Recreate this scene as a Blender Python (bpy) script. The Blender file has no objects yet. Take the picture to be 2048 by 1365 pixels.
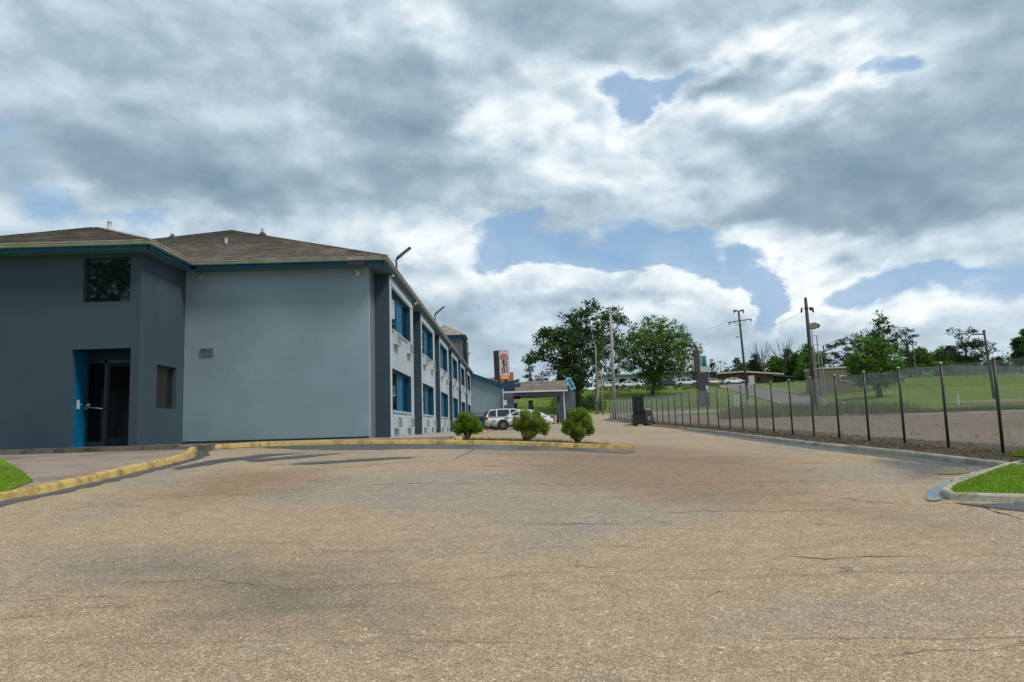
import bpy, bmesh, math, random
import numpy as np
from mathutils import Vector, Matrix
random.seed(7); rng = np.random.default_rng(7)
SC = bpy.context.scene
COL = SC.collection
F = 1470.0                                   # focal length in photograph pixels (2048 wide)
# ---------------------------------------------------------------- camera
def nrm(v): v = np.array(v, float); return v / np.linalg.norm(v)
_a = nrm((1.0, -(852 - 682.5), -F)); _b = nrm((1001.0, -(822 - 682.5), -F))
_up = np.cross(_b, _a); _up = nrm(_up if _up[1] > 0 else -_up)
_X = np.cross(_a, _up)
RW = np.array([_X, _a, _up])                 # camera space -> world (camera sits at the origin)
cam_d = bpy.data.cameras.new('camera'); cam = bpy.data.objects.new('camera', cam_d); COL.objects.link(cam)
cam_d.sensor_width = 36; cam_d.lens = 36 * F / 2048; cam_d.clip_end = 6000; cam_d.clip_start = 0.05
cam.matrix_world = Matrix([list(r) + [0] for r in RW] + [[0, 0, 0, 1]])
SC.camera = cam
SC.render.resolution_x = 1024; SC.render.resolution_y = 682
def ray(px, py): return RW @ nrm((px - 1024, -(py - 682.5), -F))
def P(px, py, D):
    d = ray(px, py); return Vector(d * (D / d[1]))
# ---------------------------------------------------------------- world: clouded daylight sky
SC.view_settings.view_transform = 'Standard'; SC.view_settings.look = 'None'
SC.view_settings.exposure = 0.32; SC.view_settings.gamma = 1.0; SC.view_settings.use_curve_mapping = False
SC.cycles.max_bounces = 6; SC.cycles.diffuse_bounces = 2; SC.cycles.glossy_bounces = 3
SC.cycles.transparent_max_bounces = 8; SC.cycles.use_denoising = True
SUN_EL, SUN_AZ = math.radians(56), math.radians(118)     # azimuth clockwise from +Y
W = bpy.data.worlds.new('World'); SC.world = W; W.use_nodes = True
nt = W.node_tree; nt.nodes.clear()
def N(t, kind, **kw):
    n = t.nodes.new(kind)
    for k, v in kw.items():
        if hasattr(n, k): setattr(n, k, v)
    return n
def L(t, a, b): t.links.new(a, b)
def mth(t, op, a, b=None, c=None, clamp=False):
    n = t.nodes.new('ShaderNodeMath'); n.operation = op; n.use_clamp = clamp
    for i, v in enumerate((a, b, c)):
        if v is None: continue
        if isinstance(v, (int, float)): n.inputs[i].default_value = v
        else: L(t, v, n.inputs[i])
    return n.outputs[0]
def vmt(t, op, a, b=None):
    n = t.nodes.new('ShaderNodeVectorMath'); n.operation = op
    for i, v in enumerate((a, b)):
        if v is None: continue
        if isinstance(v, (tuple, list)): n.inputs[i].default_value = v
        else: L(t, v, n.inputs[i])
    return n.outputs['Value'] if op in ('LENGTH', 'DOT_PRODUCT') else n.outputs[0]
def noise(t, vec, scale, detail=5, rough=0.55, dist=0.0, out='Fac', ntype='FBM', dim='3D'):
    n = t.nodes.new('ShaderNodeTexNoise'); n.noise_dimensions = dim
    try: n.noise_type = ntype
    except Exception: pass
    n.inputs['Scale'].default_value = scale; n.inputs['Detail'].default_value = detail
    n.inputs['Roughness'].default_value = rough; n.inputs['Distortion'].default_value = dist
    if vec is not None: L(t, vec, n.inputs['Vector'])
    return n.outputs[out]
def mapr(t, v, a, b, c=0.0, d=1.0, smooth=True):
    n = t.nodes.new('ShaderNodeMapRange'); n.interpolation_type = 'SMOOTHSTEP' if smooth else 'LINEAR'
    L(t, v, n.inputs[0])
    for i, x in zip((1, 2, 3, 4), (a, b, c, d)): n.inputs[i].default_value = x
    return n.outputs[0]
def mixc(t, f, a, b, blend='MIX'):
    n = t.nodes.new('ShaderNodeMix'); n.data_type = 'RGBA'; n.blend_type = blend
    for i, v in ((0, f), (6, a), (7, b)):
        if isinstance(v, (int, float)): n.inputs[i].default_value = v
        elif isinstance(v, (tuple, list)): n.inputs[i].default_value = tuple(v) + (1,) * (4 - len(v))
        else: L(t, v, n.inputs[i])
    return n.outputs[2]
def ramp(t, v, stops):
    n = t.nodes.new('ShaderNodeValToRGB'); L(t, v, n.inputs[0]); e = n.color_ramp.elements
    while len(e) > 1: e.remove(e[-1])
    e[0].position = stops[0][0]; e[0].color = tuple(stops[0][1]) + (1,)
    for p, c in stops[1:]:
        x = e.new(p); x.color = tuple(c) + (1,)
    return n.outputs[0]
tc = N(nt, 'ShaderNodeTexCoord').outputs['Generated']
D0 = vmt(nt, 'NORMALIZE', tc)
sx = N(nt, 'ShaderNodeSeparateXYZ'); L(nt, D0, sx.inputs[0])
az = mth(nt, 'ARCTAN2', sx.outputs[0], sx.outputs[1]); el = mth(nt, 'ARCSINE', sx.outputs[2])
cb = N(nt, 'ShaderNodeCombineXYZ'); L(nt, az, cb.inputs[0]); L(nt, el, cb.inputs[1])
Q = vmt(nt, 'MULTIPLY', D0, (1, 1, 1.7))
wn = noise(nt, Q, 5.5, 6, 0.56, 0.0, 'Color')
warp = vmt(nt, 'MULTIPLY', vmt(nt, 'SUBTRACT', wn, (0.5, 0.5, 0.5)), (0.26, 0.17, 0))
UV = vmt(nt, 'ADD', cb.outputs[0], warp)
def azel(px, py):
    d = ray(px, py); return math.atan2(d[0], d[1]), math.asin(d[2])
def blobs(lst, base):
    acc = base
    for (px, py, rx, ry, amp, hard) in lst:
        u, v = azel(px, py)
        d = vmt(nt, 'SUBTRACT', UV, (u, v, 0)); d = vmt(nt, 'MULTIPLY', d, (F / rx, F / ry, 0))
        ln = vmt(nt, 'LENGTH', d)
        m = mapr(nt, ln, hard, 1.9 - 0.45 * hard, 1.0, 0.0)
        acc = mth(nt, 'MULTIPLY_ADD', m, amp * (1.25 if amp < 0 else 0.78 if amp < 0.5 else 1.0), acc)
    return acc
BRIGHT = [
 (880,50,130,60,.22,0),(560,45,90,60,.10,0),(740,120,150,60,.14,0),(250,60,120,70,.10,0),
 (480,190,90,50,.12,0),(640,250,60,40,.10,0),(955,215,40,85,.22,.2),(1010,270,60,60,.20,0),
 (1110,275,150,90,.26,.2),(1230,300,120,90,.24,.1),(1090,200,80,50,.16,.2),(1200,380,200,50,.10,0),
 (1465,130,80,50,.30,.75),(1570,130,95,55,.26,.75),(1610,195,90,50,.20,.65),(1480,232,170,35,.24,.4),(1740,215,55,45,.26,.5),(1520,165,120,22,-.26,.3),(1600,240,140,26,-.16,.2),
 (1340,90,130,60,.08,0),(1720,70,110,45,.20,.2),(1650,50,120,50,.16,0),(1860,150,50,60,.14,.2),(1440,200,60,16,-.14,.3),
 (1480,400,60,70,.22,.1),(1370,290,100,60,.16,0),(1300,350,90,60,.10,0),
 (860,450,60,45,.26,.5),(915,510,75,60,.30,.55),(960,560,90,40,.16,.3),(700,425,90,45,.20,.2),(640,362,70,22,.12,0),(560,470,150,30,.14,.2),(300,385,200,25,.08,0),
 (1110,540,85,40,.24,.7),(1010,560,70,50,.16,.5),(1200,575,120,42,.24,.6),(1310,535,58,50,.34,.75),(1410,590,75,45,.26,.6),(1290,610,220,45,.12,.2),
 (1560,500,110,28,.20,.4),(1720,490,180,32,.24,.3),(1920,480,200,36,.22,.2),(1580,555,55,35,.30,.7),(1640,590,110,45,.22,.5),(1720,570,70,28,.26,.6),(1800,605,120,35,.22,.4),(1960,620,160,30,.24,.3),
 (1015,665,70,40,.14,.2),(1480,660,120,30,.04,0),(2000,395,120,40,.12,0),(1850,655,200,40,.06,0),
 (820,215,115,105,-.24,.25),(900,300,150,50,-.14,0),(330,340,220,42,-.16,.1),(560,395,130,42,-.14,.2),(100,260,220,120,-.05,0),(420,270,250,90,-.05,0),
 (1720,300,130,60,-.18,.2),(1680,400,220,60,-.20,.1),(1400,320,80,40,-.10,0),(1080,70,150,60,-.10,0),(1120,425,220,32,-.12,.1),(1960,190,130,160,-.06,0),(1900,420,160,40,-.10,0),(900,620,150,30,-.06,0),(1420,450,180,30,-.08,0),(1640,690,300,40,-.05,0)]
BLUE = [(1180,480,190,42,.95,.3),(1330,500,160,36,.9,.3),(1030,470,100,36,.6,.2),(1400,545,55,26,.8,.4),(1505,590,34,50,1.0,.3),(1500,560,90,22,.7,.2),
 (1235,195,45,18,.6,.1),(1285,215,55,30,.75,.1),(1300,255,26,40,.7,.1),(1345,190,40,22,.6,.1),(1380,160,40,26,.7,.1),(1750,135,70,32,.6,.1),(1700,160,60,24,.45,.1),(1790,180,60,30,.4,.1),
 (1960,555,180,38,.8,.3),(1800,560,100,22,.6,.2),(60,410,130,55,.75,.2),(320,438,160,28,.6,.2),(0,270,80,50,.4,.2),(2000,690,80,20,.6,.2),(980,700,120,30,.5,.2),(960,640,120,18,.4,.2),(1010,490,80,40,.5,.2)]
f1 = noise(nt, Q, 2.5, 7, 0.52, 0.15)
sun_off = (0.016, -0.004, 0.042)
fA = noise(nt, Q, 7.5, 8, 0.53, 0.1)
fB = noise(nt, vmt(nt, 'ADD', Q, sun_off), 7.5, 8, 0.53, 0.1)
def vor(vec):
    n = N(nt, 'ShaderNodeTexVoronoi'); n.feature = 'F1'; n.inputs['Scale'].default_value = 11; n.inputs['Detail'].default_value = 2.0
    n.inputs['Roughness'].default_value = .55; n.normalize = True; L(nt, vec, n.inputs['Vector']); return n.outputs['Distance']
Qw = vmt(nt, 'ADD', Q, vmt(nt, 'MULTIPLY', vmt(nt, 'SUBTRACT', wn, (.5, .5, .5)), (.10, .10, .10)))
vA = vor(Qw); vB = vor(vmt(nt, 'ADD', Qw, (0.010, -0.003, 0.028)))
puff = mth(nt, 'MULTIPLY', mth(nt, 'SUBTRACT', vB, vA), 1.25)
relief = mth(nt, 'MULTIPLY', mth(nt, 'SUBTRACT', fA, fB), 1.1)
Bv = blobs(BRIGHT, 0.46)
Bv = mth(nt, 'ADD', Bv, mth(nt, 'MULTIPLY', mth(nt, 'SUBTRACT', f1, 0.5), 0.40))
wpuff = mapr(nt, Bv, 0.38, 0.80, 0.12, 1.0)
Mraw = blobs(BLUE, 0.0)
rimw = mth(nt, 'MULTIPLY', mapr(nt, Mraw, 0.0, 0.45, 0.0, 1.0), 0.13)
Bv = mth(nt, 'ADD', Bv, mth(nt, 'MULTIPLY', puff, wpuff)); Bv = mth(nt, 'ADD', Bv, rimw)
Bv = mth(nt, 'MULTIPLY', mth(nt, 'ADD', Bv, relief), 0.86)
ccol = ramp(nt, Bv, [(0.0, (.20, .29, .36)), (.20, (.27, .37, .45)), (.37, (.37, .475, .56)), (.54, (.53, .635, .71)), (.76, (.76, .83, .865)), (1.0, (.95, .98, .99))])
Mb = mth(nt, 'ADD', Mraw, mth(nt, 'MULTIPLY', mth(nt, 'SUBTRACT', fA, 0.5), 1.9))
Mb = mth(nt, 'SUBTRACT', Mb, mth(nt, 'MULTIPLY', mth(nt, 'SUBTRACT', 0.45, vA), 0.6))
Mb = mapr(nt, Mb, 0.30, 0.85, 0.0, 0.82)
sky = N(nt, 'ShaderNodeTexSky'); sky.sky_type = 'NISHITA'; sky.sun_disc = False
sky.sun_elevation = SUN_EL; sky.sun_rotation = SUN_AZ; sky.altitude = 100; sky.dust_density = 1.5; sky.ozone_density = 2
skys = vmt(nt, 'MULTIPLY', sky.outputs[0], (0.095, 0.085, 0.082))
skyc = mixc(nt, 0.6, skys, (.26, .49, .76))
low = mapr(nt, el, 0.0, 0.16, 0.35, 0.0)
out = mixc(nt, Mb, ccol, skyc)
out = mixc(nt, low, out, (.56, .66, .72))
bg = N(nt, 'ShaderNodeBackground'); L(nt, out, bg.inputs[0]); bg.inputs[1].default_value = 0.90
wo = N(nt, 'ShaderNodeOutputWorld'); L(nt, bg.outputs[0], wo.inputs[0])
W.cycles.sampling_method = 'MANUAL'; W.cycles.sample_map_resolution = 512
sd = bpy.data.lights.new('sun', 'SUN'); sd.energy = 2.2; sd.angle = math.radians(13); sd.color = (1.0, .95, .87)
so = bpy.data.objects.new('sun', sd); COL.objects.link(so)
_sv = Vector((math.sin(SUN_AZ) * math.cos(SUN_EL), math.cos(SUN_AZ) * math.cos(SUN_EL), math.sin(SUN_EL)))
so.rotation_euler = _sv.to_track_quat('Z', 'Y').to_euler(); so.location = _sv * 60
# ---------------------------------------------------------------- materials
def new_mat(name):
    m = bpy.data.materials.new(name); m.use_nodes = True; t = m.node_tree
    b = t.nodes.get('Principled BSDF'); return m, t, b
def setc(t, b, col):
    if isinstance(col, (tuple, list)): b.inputs['Base Color'].default_value = tuple(col) + (1,) * (4 - len(col))
    else: L(t, col, b.inputs['Base Color'])
def bump(t, b, h, strength=0.3, dist=0.02):
    n = t.nodes.new('ShaderNodeBump'); n.inputs['Strength'].default_value = strength; n.inputs['Distance'].default_value = dist
    L(t, h, n.inputs['Height']); L(t, n.outputs[0], b.inputs['Normal'])
def objco(t): return N(t, 'ShaderNodeNewGeometry').outputs['Position']
MATS = {}
def plain(name, col, rough=0.6, metal=0.0, var=0.12, scale=3.0, bmp=0.0, bscale=60, spec=0.5, emit=None):
    if name in MATS: return MATS[name]
    m, t, b = new_mat(name); p = objco(t)
    n = noise(t, p, scale, 5, 0.6)
    f = mapr(t, n, 0.3, 0.7, 1 - var, 1 + var)
    c = mixc(t, 1.0, col, (0, 0, 0)); c = vmt(t, 'SCALE', c) if False else None
    mul = t.nodes.new('ShaderNodeVectorMath'); mul.operation = 'SCALE'; mul.inputs[0].default_value = col[:3]; L(t, f, mul.inputs['Scale'])
    L(t, mul.outputs[0], b.inputs['Base Color'])
    b.inputs['Roughness'].default_value = rough; b.inputs['Metallic'].default_value = metal
    b.inputs['Specular IOR Level'].default_value = spec
    if bmp > 0: bump(t, b, noise(t, p, bscale, 3, 0.6), bmp, 0.01)
    MATS[name] = m; return m
def stucco(name, col, stain=(.5, .45, .4), sa=0.12):
    m, t, b = new_mat(name); p = objco(t)
    big = noise(t, p, 0.35, 4, 0.55); fine = noise(t, p, 38, 4, 0.65)
    st = noise(t, vmt(t, 'MULTIPLY', p, (2.2, 2.2, 0.25)), 1.2, 5, 0.6)
    f = mth(t, 'ADD', mapr(t, big, .3, .7, .88, 1.11), mapr(t, fine, .3, .7, -.05, .05))
    mul = t.nodes.new('ShaderNodeVectorMath'); mul.operation = 'SCALE'; mul.inputs[0].default_value = col; L(t, f, mul.inputs['Scale'])
    sz = N(t, 'ShaderNodeSeparateXYZ'); L(t, p, sz.inputs[0])
    foot = mapr(t, mth(t, 'ADD', sz.outputs[2], mth(t, 'MULTIPLY', st, 0.5)), 0.0, 0.55, 0.45, 0.0)
    k = mth(t, 'MAXIMUM', mapr(t, st, .52, .8, 0, sa * 2), mth(t, 'MULTIPLY', foot, 0.8))
    c = mixc(t, k, mul.outputs[0], tuple(a * s for a, s in zip(col, stain)))
    L(t, c, b.inputs['Base Color']); b.inputs['Roughness'].default_value = 0.9
    b.inputs['Specular IOR Level'].default_value = 0.25
    bump(t, b, fine, 0.35, 0.006)
    MATS[name] = m; return m
M_LIGHT = stucco('stucco_light', (.245, .325, .375), (.8, .85, .85))
M_DARK = stucco('stucco_dark', (.052, .080, .107), (.9, .9, .95))
M_GREY = stucco('stucco_grey', (.135, .155, .185), (.75, .8, .8))
M_PALE = stucco('stucco_pale', (.40, .455, .505), (.75, .75, .75), .18)
M_TRIM = plain('pale_trim', (.50, .56, .61), .7, var=.06)
M_TEAL = plain('teal_paint', (.006, .085, .145), .6, var=.12, spec=.2)
M_BLUE = plain('bright_blue_paint', (.003, .125, .26), .6, var=.10, spec=.15)
M_GUTTER = plain('gutter_beige', (.36, .35, .28), .4, var=.14, scale=1.5)
M_SOFFIT = plain('soffit_paint', (.09, .15, .20), .7)
M_WHITE = plain('white_metal', (.72, .74, .74), .4, var=.05)
M_OFFW = plain('off_white_plastic', (.55, .58, .58), .5, var=.08)
M_BLACK = plain('black_paint', (.012, .013, .014), .4, var=.1)
M_DKGREY = plain('dark_grey_metal', (.05, .055, .06), .5)
M_GREYM = plain('grey_metal', (.30, .31, .31), .4, .6)
M_CHROME = plain('bright_steel', (.62, .62, .62), .25, 1.0)
M_FRAME = plain('dark_bronze_frame', (.012, .03, .042), .35)
M_RUB = plain('rubber', (.018, .018, .02), .8)
M_SLAT = plain('louver_shadow', (.06, .07, .075), .7)
M_PIPE = plain('vent_pipe', (.55, .55, .52), .5)
M_ALU = plain('galvanised_wire', (.32, .34, .33), .5, .2)
M_WOODP = plain('weathered_pole_wood', (.062, .050, .040), .9, var=.35, scale=4, bmp=.4, bscale=30)
M_WOODG = plain('grey_pole_wood', (.24, .225, .20), .9, var=.25, scale=4, bmp=.4, bscale=30)
M_CONCPOLE = plain('pale_pole', (.33, .31, .28), .85, var=.2)
M_RED = plain('red_paint', (.38, .03, .02), .5)
M_ORANGE = plain('orange_paint', (.55, .17, .05), .6)
def glass(name, col=(.004, .008, .011), rough=.03, spec=.55):
    m, t, b = new_mat(name); b.inputs['Base Color'].default_value = col + (1,)
    b.inputs['Roughness'].default_value = rough; b.inputs['Specular IOR Level'].default_value = spec
    n = noise(t, objco(t), 1.2, 2, .5); bump(t, b, n, .06, .02); MATS[name] = m; return m
M_GLASS = glass('tinted_glass', spec=1.0); M_CARGLASS = glass('car_glass', (.02, .03, .035))
M_DGLASS = glass('dark_door_glass', (.003, .005, .007), .08, .15)
M_BROWNGL = glass('brown_glass', (.022, .019, .012), .12, .35)
# asphalt
def asphalt(name, c1, c2, c3, peb=85.0, crack=.6):
    m, t, b = new_mat(name); p = objco(t)
    vor = N(t, 'ShaderNodeTexVoronoi'); vor.inputs['Scale'].default_value = peb; L(t, p, vor.inputs['Vector'])
    v2 = N(t, 'ShaderNodeTexVoronoi'); v2.inputs['Scale'].default_value = peb * .42; L(t, p, v2.inputs['Vector'])
    sc = N(t, 'ShaderNodeSeparateColor'); L(t, vor.outputs['Color'], sc.inputs[0])
    s2 = N(t, 'ShaderNodeSeparateColor'); L(t, v2.outputs['Color'], s2.inputs[0])
    big = noise(t, p, .16, 5, .6, .6); mid = noise(t, p, .9, 5, .62, .4)
    st = noise(t, vmt(t, 'MULTIPLY', p, (.35, 2.4, 1)), 1.0, 6, .65, .5)
    base = mixc(t, mapr(t, big, .42, .62), c1, c2)
    base = mixc(t, mapr(t, mid, .55, .78, 0, .55), base, c3)
    base = mixc(t, mapr(t, st, .56, .74, 0, .30), base, tuple(x * .55 for x in c2))
    g = mth(t, 'ADD', mapr(t, sc.outputs[0], 0, 1, .50, 1.45, False), mapr(t, s2.outputs[1], .92, 1.0, 0, .7))
    g = mth(t, 'MULTIPLY', g, mapr(t, noise(t, p, 30, 3, .6), .32, .68, .88, 1.10))
    pit = mapr(t, vor.outputs['Distance'], .35, .8, 1.0, .6)
    g = mth(t, 'MULTIPLY', g, pit)
    g = mth(t, 'MULTIPLY', g, mapr(t, noise(t, p, 5, 5, .7), .3, .7, .88, 1.12))
    # hairline cracks, stretched across the lot
    cv = N(t, 'ShaderNodeTexVoronoi'); cv.feature = 'DISTANCE_TO_EDGE'; cv.inputs['Scale'].default_value = .33
    wv = vmt(t, 'MULTIPLY', noise(t, p, 1.1, 6, .62, 0, 'Color'), (1.3, 1.0, 0))
    L(t, vmt(t, 'ADD', vmt(t, 'MULTIPLY', p, (.38, 2.3, 0)), wv), cv.inputs['Vector'])
    ck = mapr(t, cv.outputs['Distance'], .0, .008, 1, 0)
    ck = mth(t, 'MULTIPLY', ck, mapr(t, noise(t, p, .5, 3, .6), .42, .56, 0, crack))
    mul = t.nodes.new('ShaderNodeVectorMath'); mul.operation = 'SCALE'; L(t, base, mul.inputs[0]); L(t, g, mul.inputs['Scale'])
    c = mixc(t, ck, mul.outputs[0], (.035, .03, .025))
    tint = mixc(t, mapr(t, s2.outputs[0], .55, 1, 0, .35), c, mixc(t, 1.0, c, (1.12, .92, .72), 'MULTIPLY'))
    L(t, tint, b.inputs['Base Color'])
    b.inputs['Roughness'].default_value = .88; b.inputs['Specular IOR Level'].default_value = .3
    bump(t, b, mth(t, 'SUBTRACT', mth(t, 'SUBTRACT', 1.0, vor.outputs['Distance']), mth(t, 'MULTIPLY', ck, 2.0)), .55, .008)
    MATS[name] = m; return m
M_ASPH = asphalt('chip_seal_asphalt', (.430, .325, .212), (.335, .288, .225), (.42, .295, .20), 125, .45)
M_LOT2 = asphalt('brown_old_asphalt', (.25, .185, .12), (.19, .155, .115), (.30, .20, .12), 30, .8)
M_ROAD = asphalt('grey_road_asphalt', (.24, .205, .185), (.20, .18, .165), (.25, .20, .17), 30, .3)
M_SEAL = asphalt('dark_wet_seal', (.10, .112, .122), (.13, .135, .14), (.075, .085, .095), 85, .5)
def soft_edge(src, name, k0=.0, k1=.30, amp=.34, ns=2.2, maxa=1.0):
    m = src.copy(); m.name = name; t = m.node_tree; o = [x for x in t.nodes if x.type == 'OUTPUT_MATERIAL'][0]; sh = o.inputs[0].links[0].from_socket
    at_ = t.nodes.new('ShaderNodeAttribute'); at_.attribute_name = 'edge'; n = noise(t, objco(t), ns, 6, .68, .4)
    n2 = noise(t, vmt(t, 'MULTIPLY', objco(t), (.5, 3, 1)), 1.3, 5, .65)
    v = mth(t, 'ADD', at_.outputs['Fac'], mth(t, 'MULTIPLY', mth(t, 'SUBTRACT', mth(t, 'ADD', n, mth(t, 'MULTIPLY', n2, .5)), .80), amp*2))
    al = mapr(t, v, k0, k1, 0, maxa); tb = t.nodes.new('ShaderNodeBsdfTransparent'); mx = t.nodes.new('ShaderNodeMixShader')
    L(t, al, mx.inputs[0]); L(t, tb.outputs[0], mx.inputs[1]); L(t, sh, mx.inputs[2]); L(t, mx.outputs[0], o.inputs[0]); return m
MATS['dark_wet_seal'].node_tree.nodes['Principled BSDF'].inputs['Roughness'].default_value = .42
def concrete(name, col, dirt=(.10, .075, .05), k=.55, sc=1.3):
    m, t, b = new_mat(name); p = objco(t)
    n = noise(t, p, sc, 6, .65, .4); f = noise(t, p, 45, 3, .7)
    n2 = noise(t, vmt(t, 'MULTIPLY', p, (1, 1, .3)), 5, 5, .7)
    c = mixc(t, mapr(t, n, .42, .68, 0, k), col, dirt)
    c = mixc(t, mapr(t, n2, .5, .75, 0, k), c, tuple(x * .6 for x in dirt))
    mul = t.nodes.new('ShaderNodeVectorMath'); mul.operation = 'SCALE'; L(t, c, mul.inputs[0]); L(t, mapr(t, f, .3, .7, .8, 1.2), mul.inputs['Scale'])
    L(t, mul.outputs[0], b.inputs['Base Color']); b.inputs['Roughness'].default_value = .92
    bump(t, b, f, .4, .01); MATS[name] = m; return m
M_CONC = concrete('kerb_concrete', (.40, .37, .29), (.10, .085, .05))
M_YEL = concrete('worn_yellow_paint', (.52, .365, .11), (.20, .13, .06), .7, 3.0)
M_WALK = concrete('walkway_concrete', (.36, .31, .24), (.17, .13, .09), .5)
M_LEDGE = concrete('mossy_ledge_concrete', (.17, .15, .12), (.03, .032, .022), .9, 1.6)
M_APRON = concrete('brown_apron_concrete', (.29, .235, .18), (.16, .12, .085), .8, .8)
M_DIRT = concrete('bare_dirt', (.095, .062, .036), (.035, .025, .014), .8, 2.5)
def grassm(name, c1, c2, c3, s=.12):
    m, t, b = new_mat(name); p = objco(t)
    n = noise(t, p, s, 6, .65, .5); f = noise(t, p, 9, 6, .75)
    c = mixc(t, mapr(t, n, .38, .64), c1, c2); c = mixc(t, mapr(t, noise(t, p, s * 5, 5, .6), .55, .75, 0, .7), c, c3)
    mul = t.nodes.new('ShaderNodeVectorMath'); mul.operation = 'SCALE'; L(t, c, mul.inputs[0]); L(t, mapr(t, f, .3, .7, .6, 1.35), mul.inputs['Scale'])
    L(t, mul.outputs[0], b.inputs['Base Color']); b.inputs['Roughness'].default_value = .95; b.inputs['Specular IOR Level'].default_value = .15
    bump(t, b, f, .8, .05); MATS[name] = m; return m
M_GRASS = grassm('field_grass', (.10, .165, .022), (.15, .205, .035), (.16, .16, .05))
M_TURF = grassm('bright_turf', (.13, .22, .012), (.16, .26, .02), (.16, .19, .03), .6)
def leafm(name, c1, c2, dark=.5, trans=.25):
    m, t, b = new_mat(name)
    g = N(t, 'ShaderNodeNewGeometry'); r = g.outputs['Random Per Island']
    n = noise(t, g.outputs['Position'], .9, 3, .6)
    c = mixc(t, r, c1, c2); c = mixc(t, mapr(t, n, .35, .65, dark, 0), c, tuple(x * .5 for x in c1))
    L(t, c, b.inputs['Base Color']); b.inputs['Roughness'].default_value = .6; b.inputs['Specular IOR Level'].default_value = .3
    tr = N(t, 'ShaderNodeBsdfTranslucent'); L(t, mixc(t, 1.0, c, (1.3, 1.5, .6), 'MULTIPLY'), tr.inputs[0])
    mx = N(t, 'ShaderNodeMixShader'); mx.inputs[0].default_value = trans
    o = [x for x in t.nodes if x.type == 'OUTPUT_MATERIAL'][0]
    L(t, b.outputs[0], mx.inputs[1]); L(t, tr.outputs[0], mx.inputs[2]); L(t, mx.outputs[0], o.inputs[0])
    MATS[name] = m; return m
M_LEAF_D = leafm('leaf_dark', (.036, .080, .024), (.075, .14, .035), .45, .35)
M_LEAF_M = leafm('leaf_mid', (.07, .15, .022), (.15, .25, .035), .35, .35)
M_LEAF_P = leafm('leaf_pine', (.020, .042, .020), (.04, .07, .03))
M_LEAF_S = leafm('leaf_shrub', (.11, .20, .015), (.25, .36, .03), .2, .4)
M_LEAF_Y = leafm('leaf_yellowish', (.14, .20, .022), (.30, .34, .05), .2, .4)
M_BLADE = leafm('grass_blades', (.13, .23, .012), (.22, .33, .03), .3)
M_WEED = leafm('weed_blades', (.10, .12, .04), (.20, .19, .09), .4)
M_BARK = plain('bark', (.075, .058, .045), .95, var=.3, scale=6, bmp=.5, bscale=20)
M_BARKP = plain('pale_bark', (.36, .30, .23), .9, var=.3, scale=3, bmp=.5, bscale=12)
def shingles():
    m, t, b = new_mat('roof_shingles'); uv = N(t, 'ShaderNodeUVMap').outputs[0]
    br = N(t, 'ShaderNodeTexBrick'); L(t, uv, br.inputs['Vector']); br.inputs['Scale'].default_value = 1
    br.inputs['Color1'].default_value = (.17, .145, .125, 1); br.inputs['Color2'].default_value = (.31, .265, .225, 1)
    br.inputs['Mortar'].default_value = (.13, .11, .095, 1); br.inputs['Mortar Size'].default_value = .003
    br.inputs['Brick Width'].default_value = .30; br.inputs['Row Height'].default_value = .14; br.inputs['Bias'].default_value = 0
    n = noise(t, objco(t), .7, 5, .6); f = noise(t, objco(t), 25, 4, .7)
    mul = t.nodes.new('ShaderNodeVectorMath'); mul.operation = 'SCALE'; L(t, br.outputs[0], mul.inputs[0])
    L(t, mth(t, 'MULTIPLY', mapr(t, n, .3, .7, .8, 1.2), mapr(t, f, .3, .7, .75, 1.25)), mul.inputs['Scale'])
    L(t, mul.outputs[0], b.inputs['Base Color']); b.inputs['Roughness'].default_value = .95; b.inputs['Specular IOR Level'].default_value = .2
    bump(t, b, f, .5, .01); return m
M_SHIN = shingles()
def carpaint(name, col):
    m, t, b = new_mat(name); setc(t, b, col); b.inputs['Roughness'].default_value = .28
    b.inputs['Coat Weight'].default_value = .6; b.inputs['Coat Roughness'].default_value = .05; MATS[name] = m; return m
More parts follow.
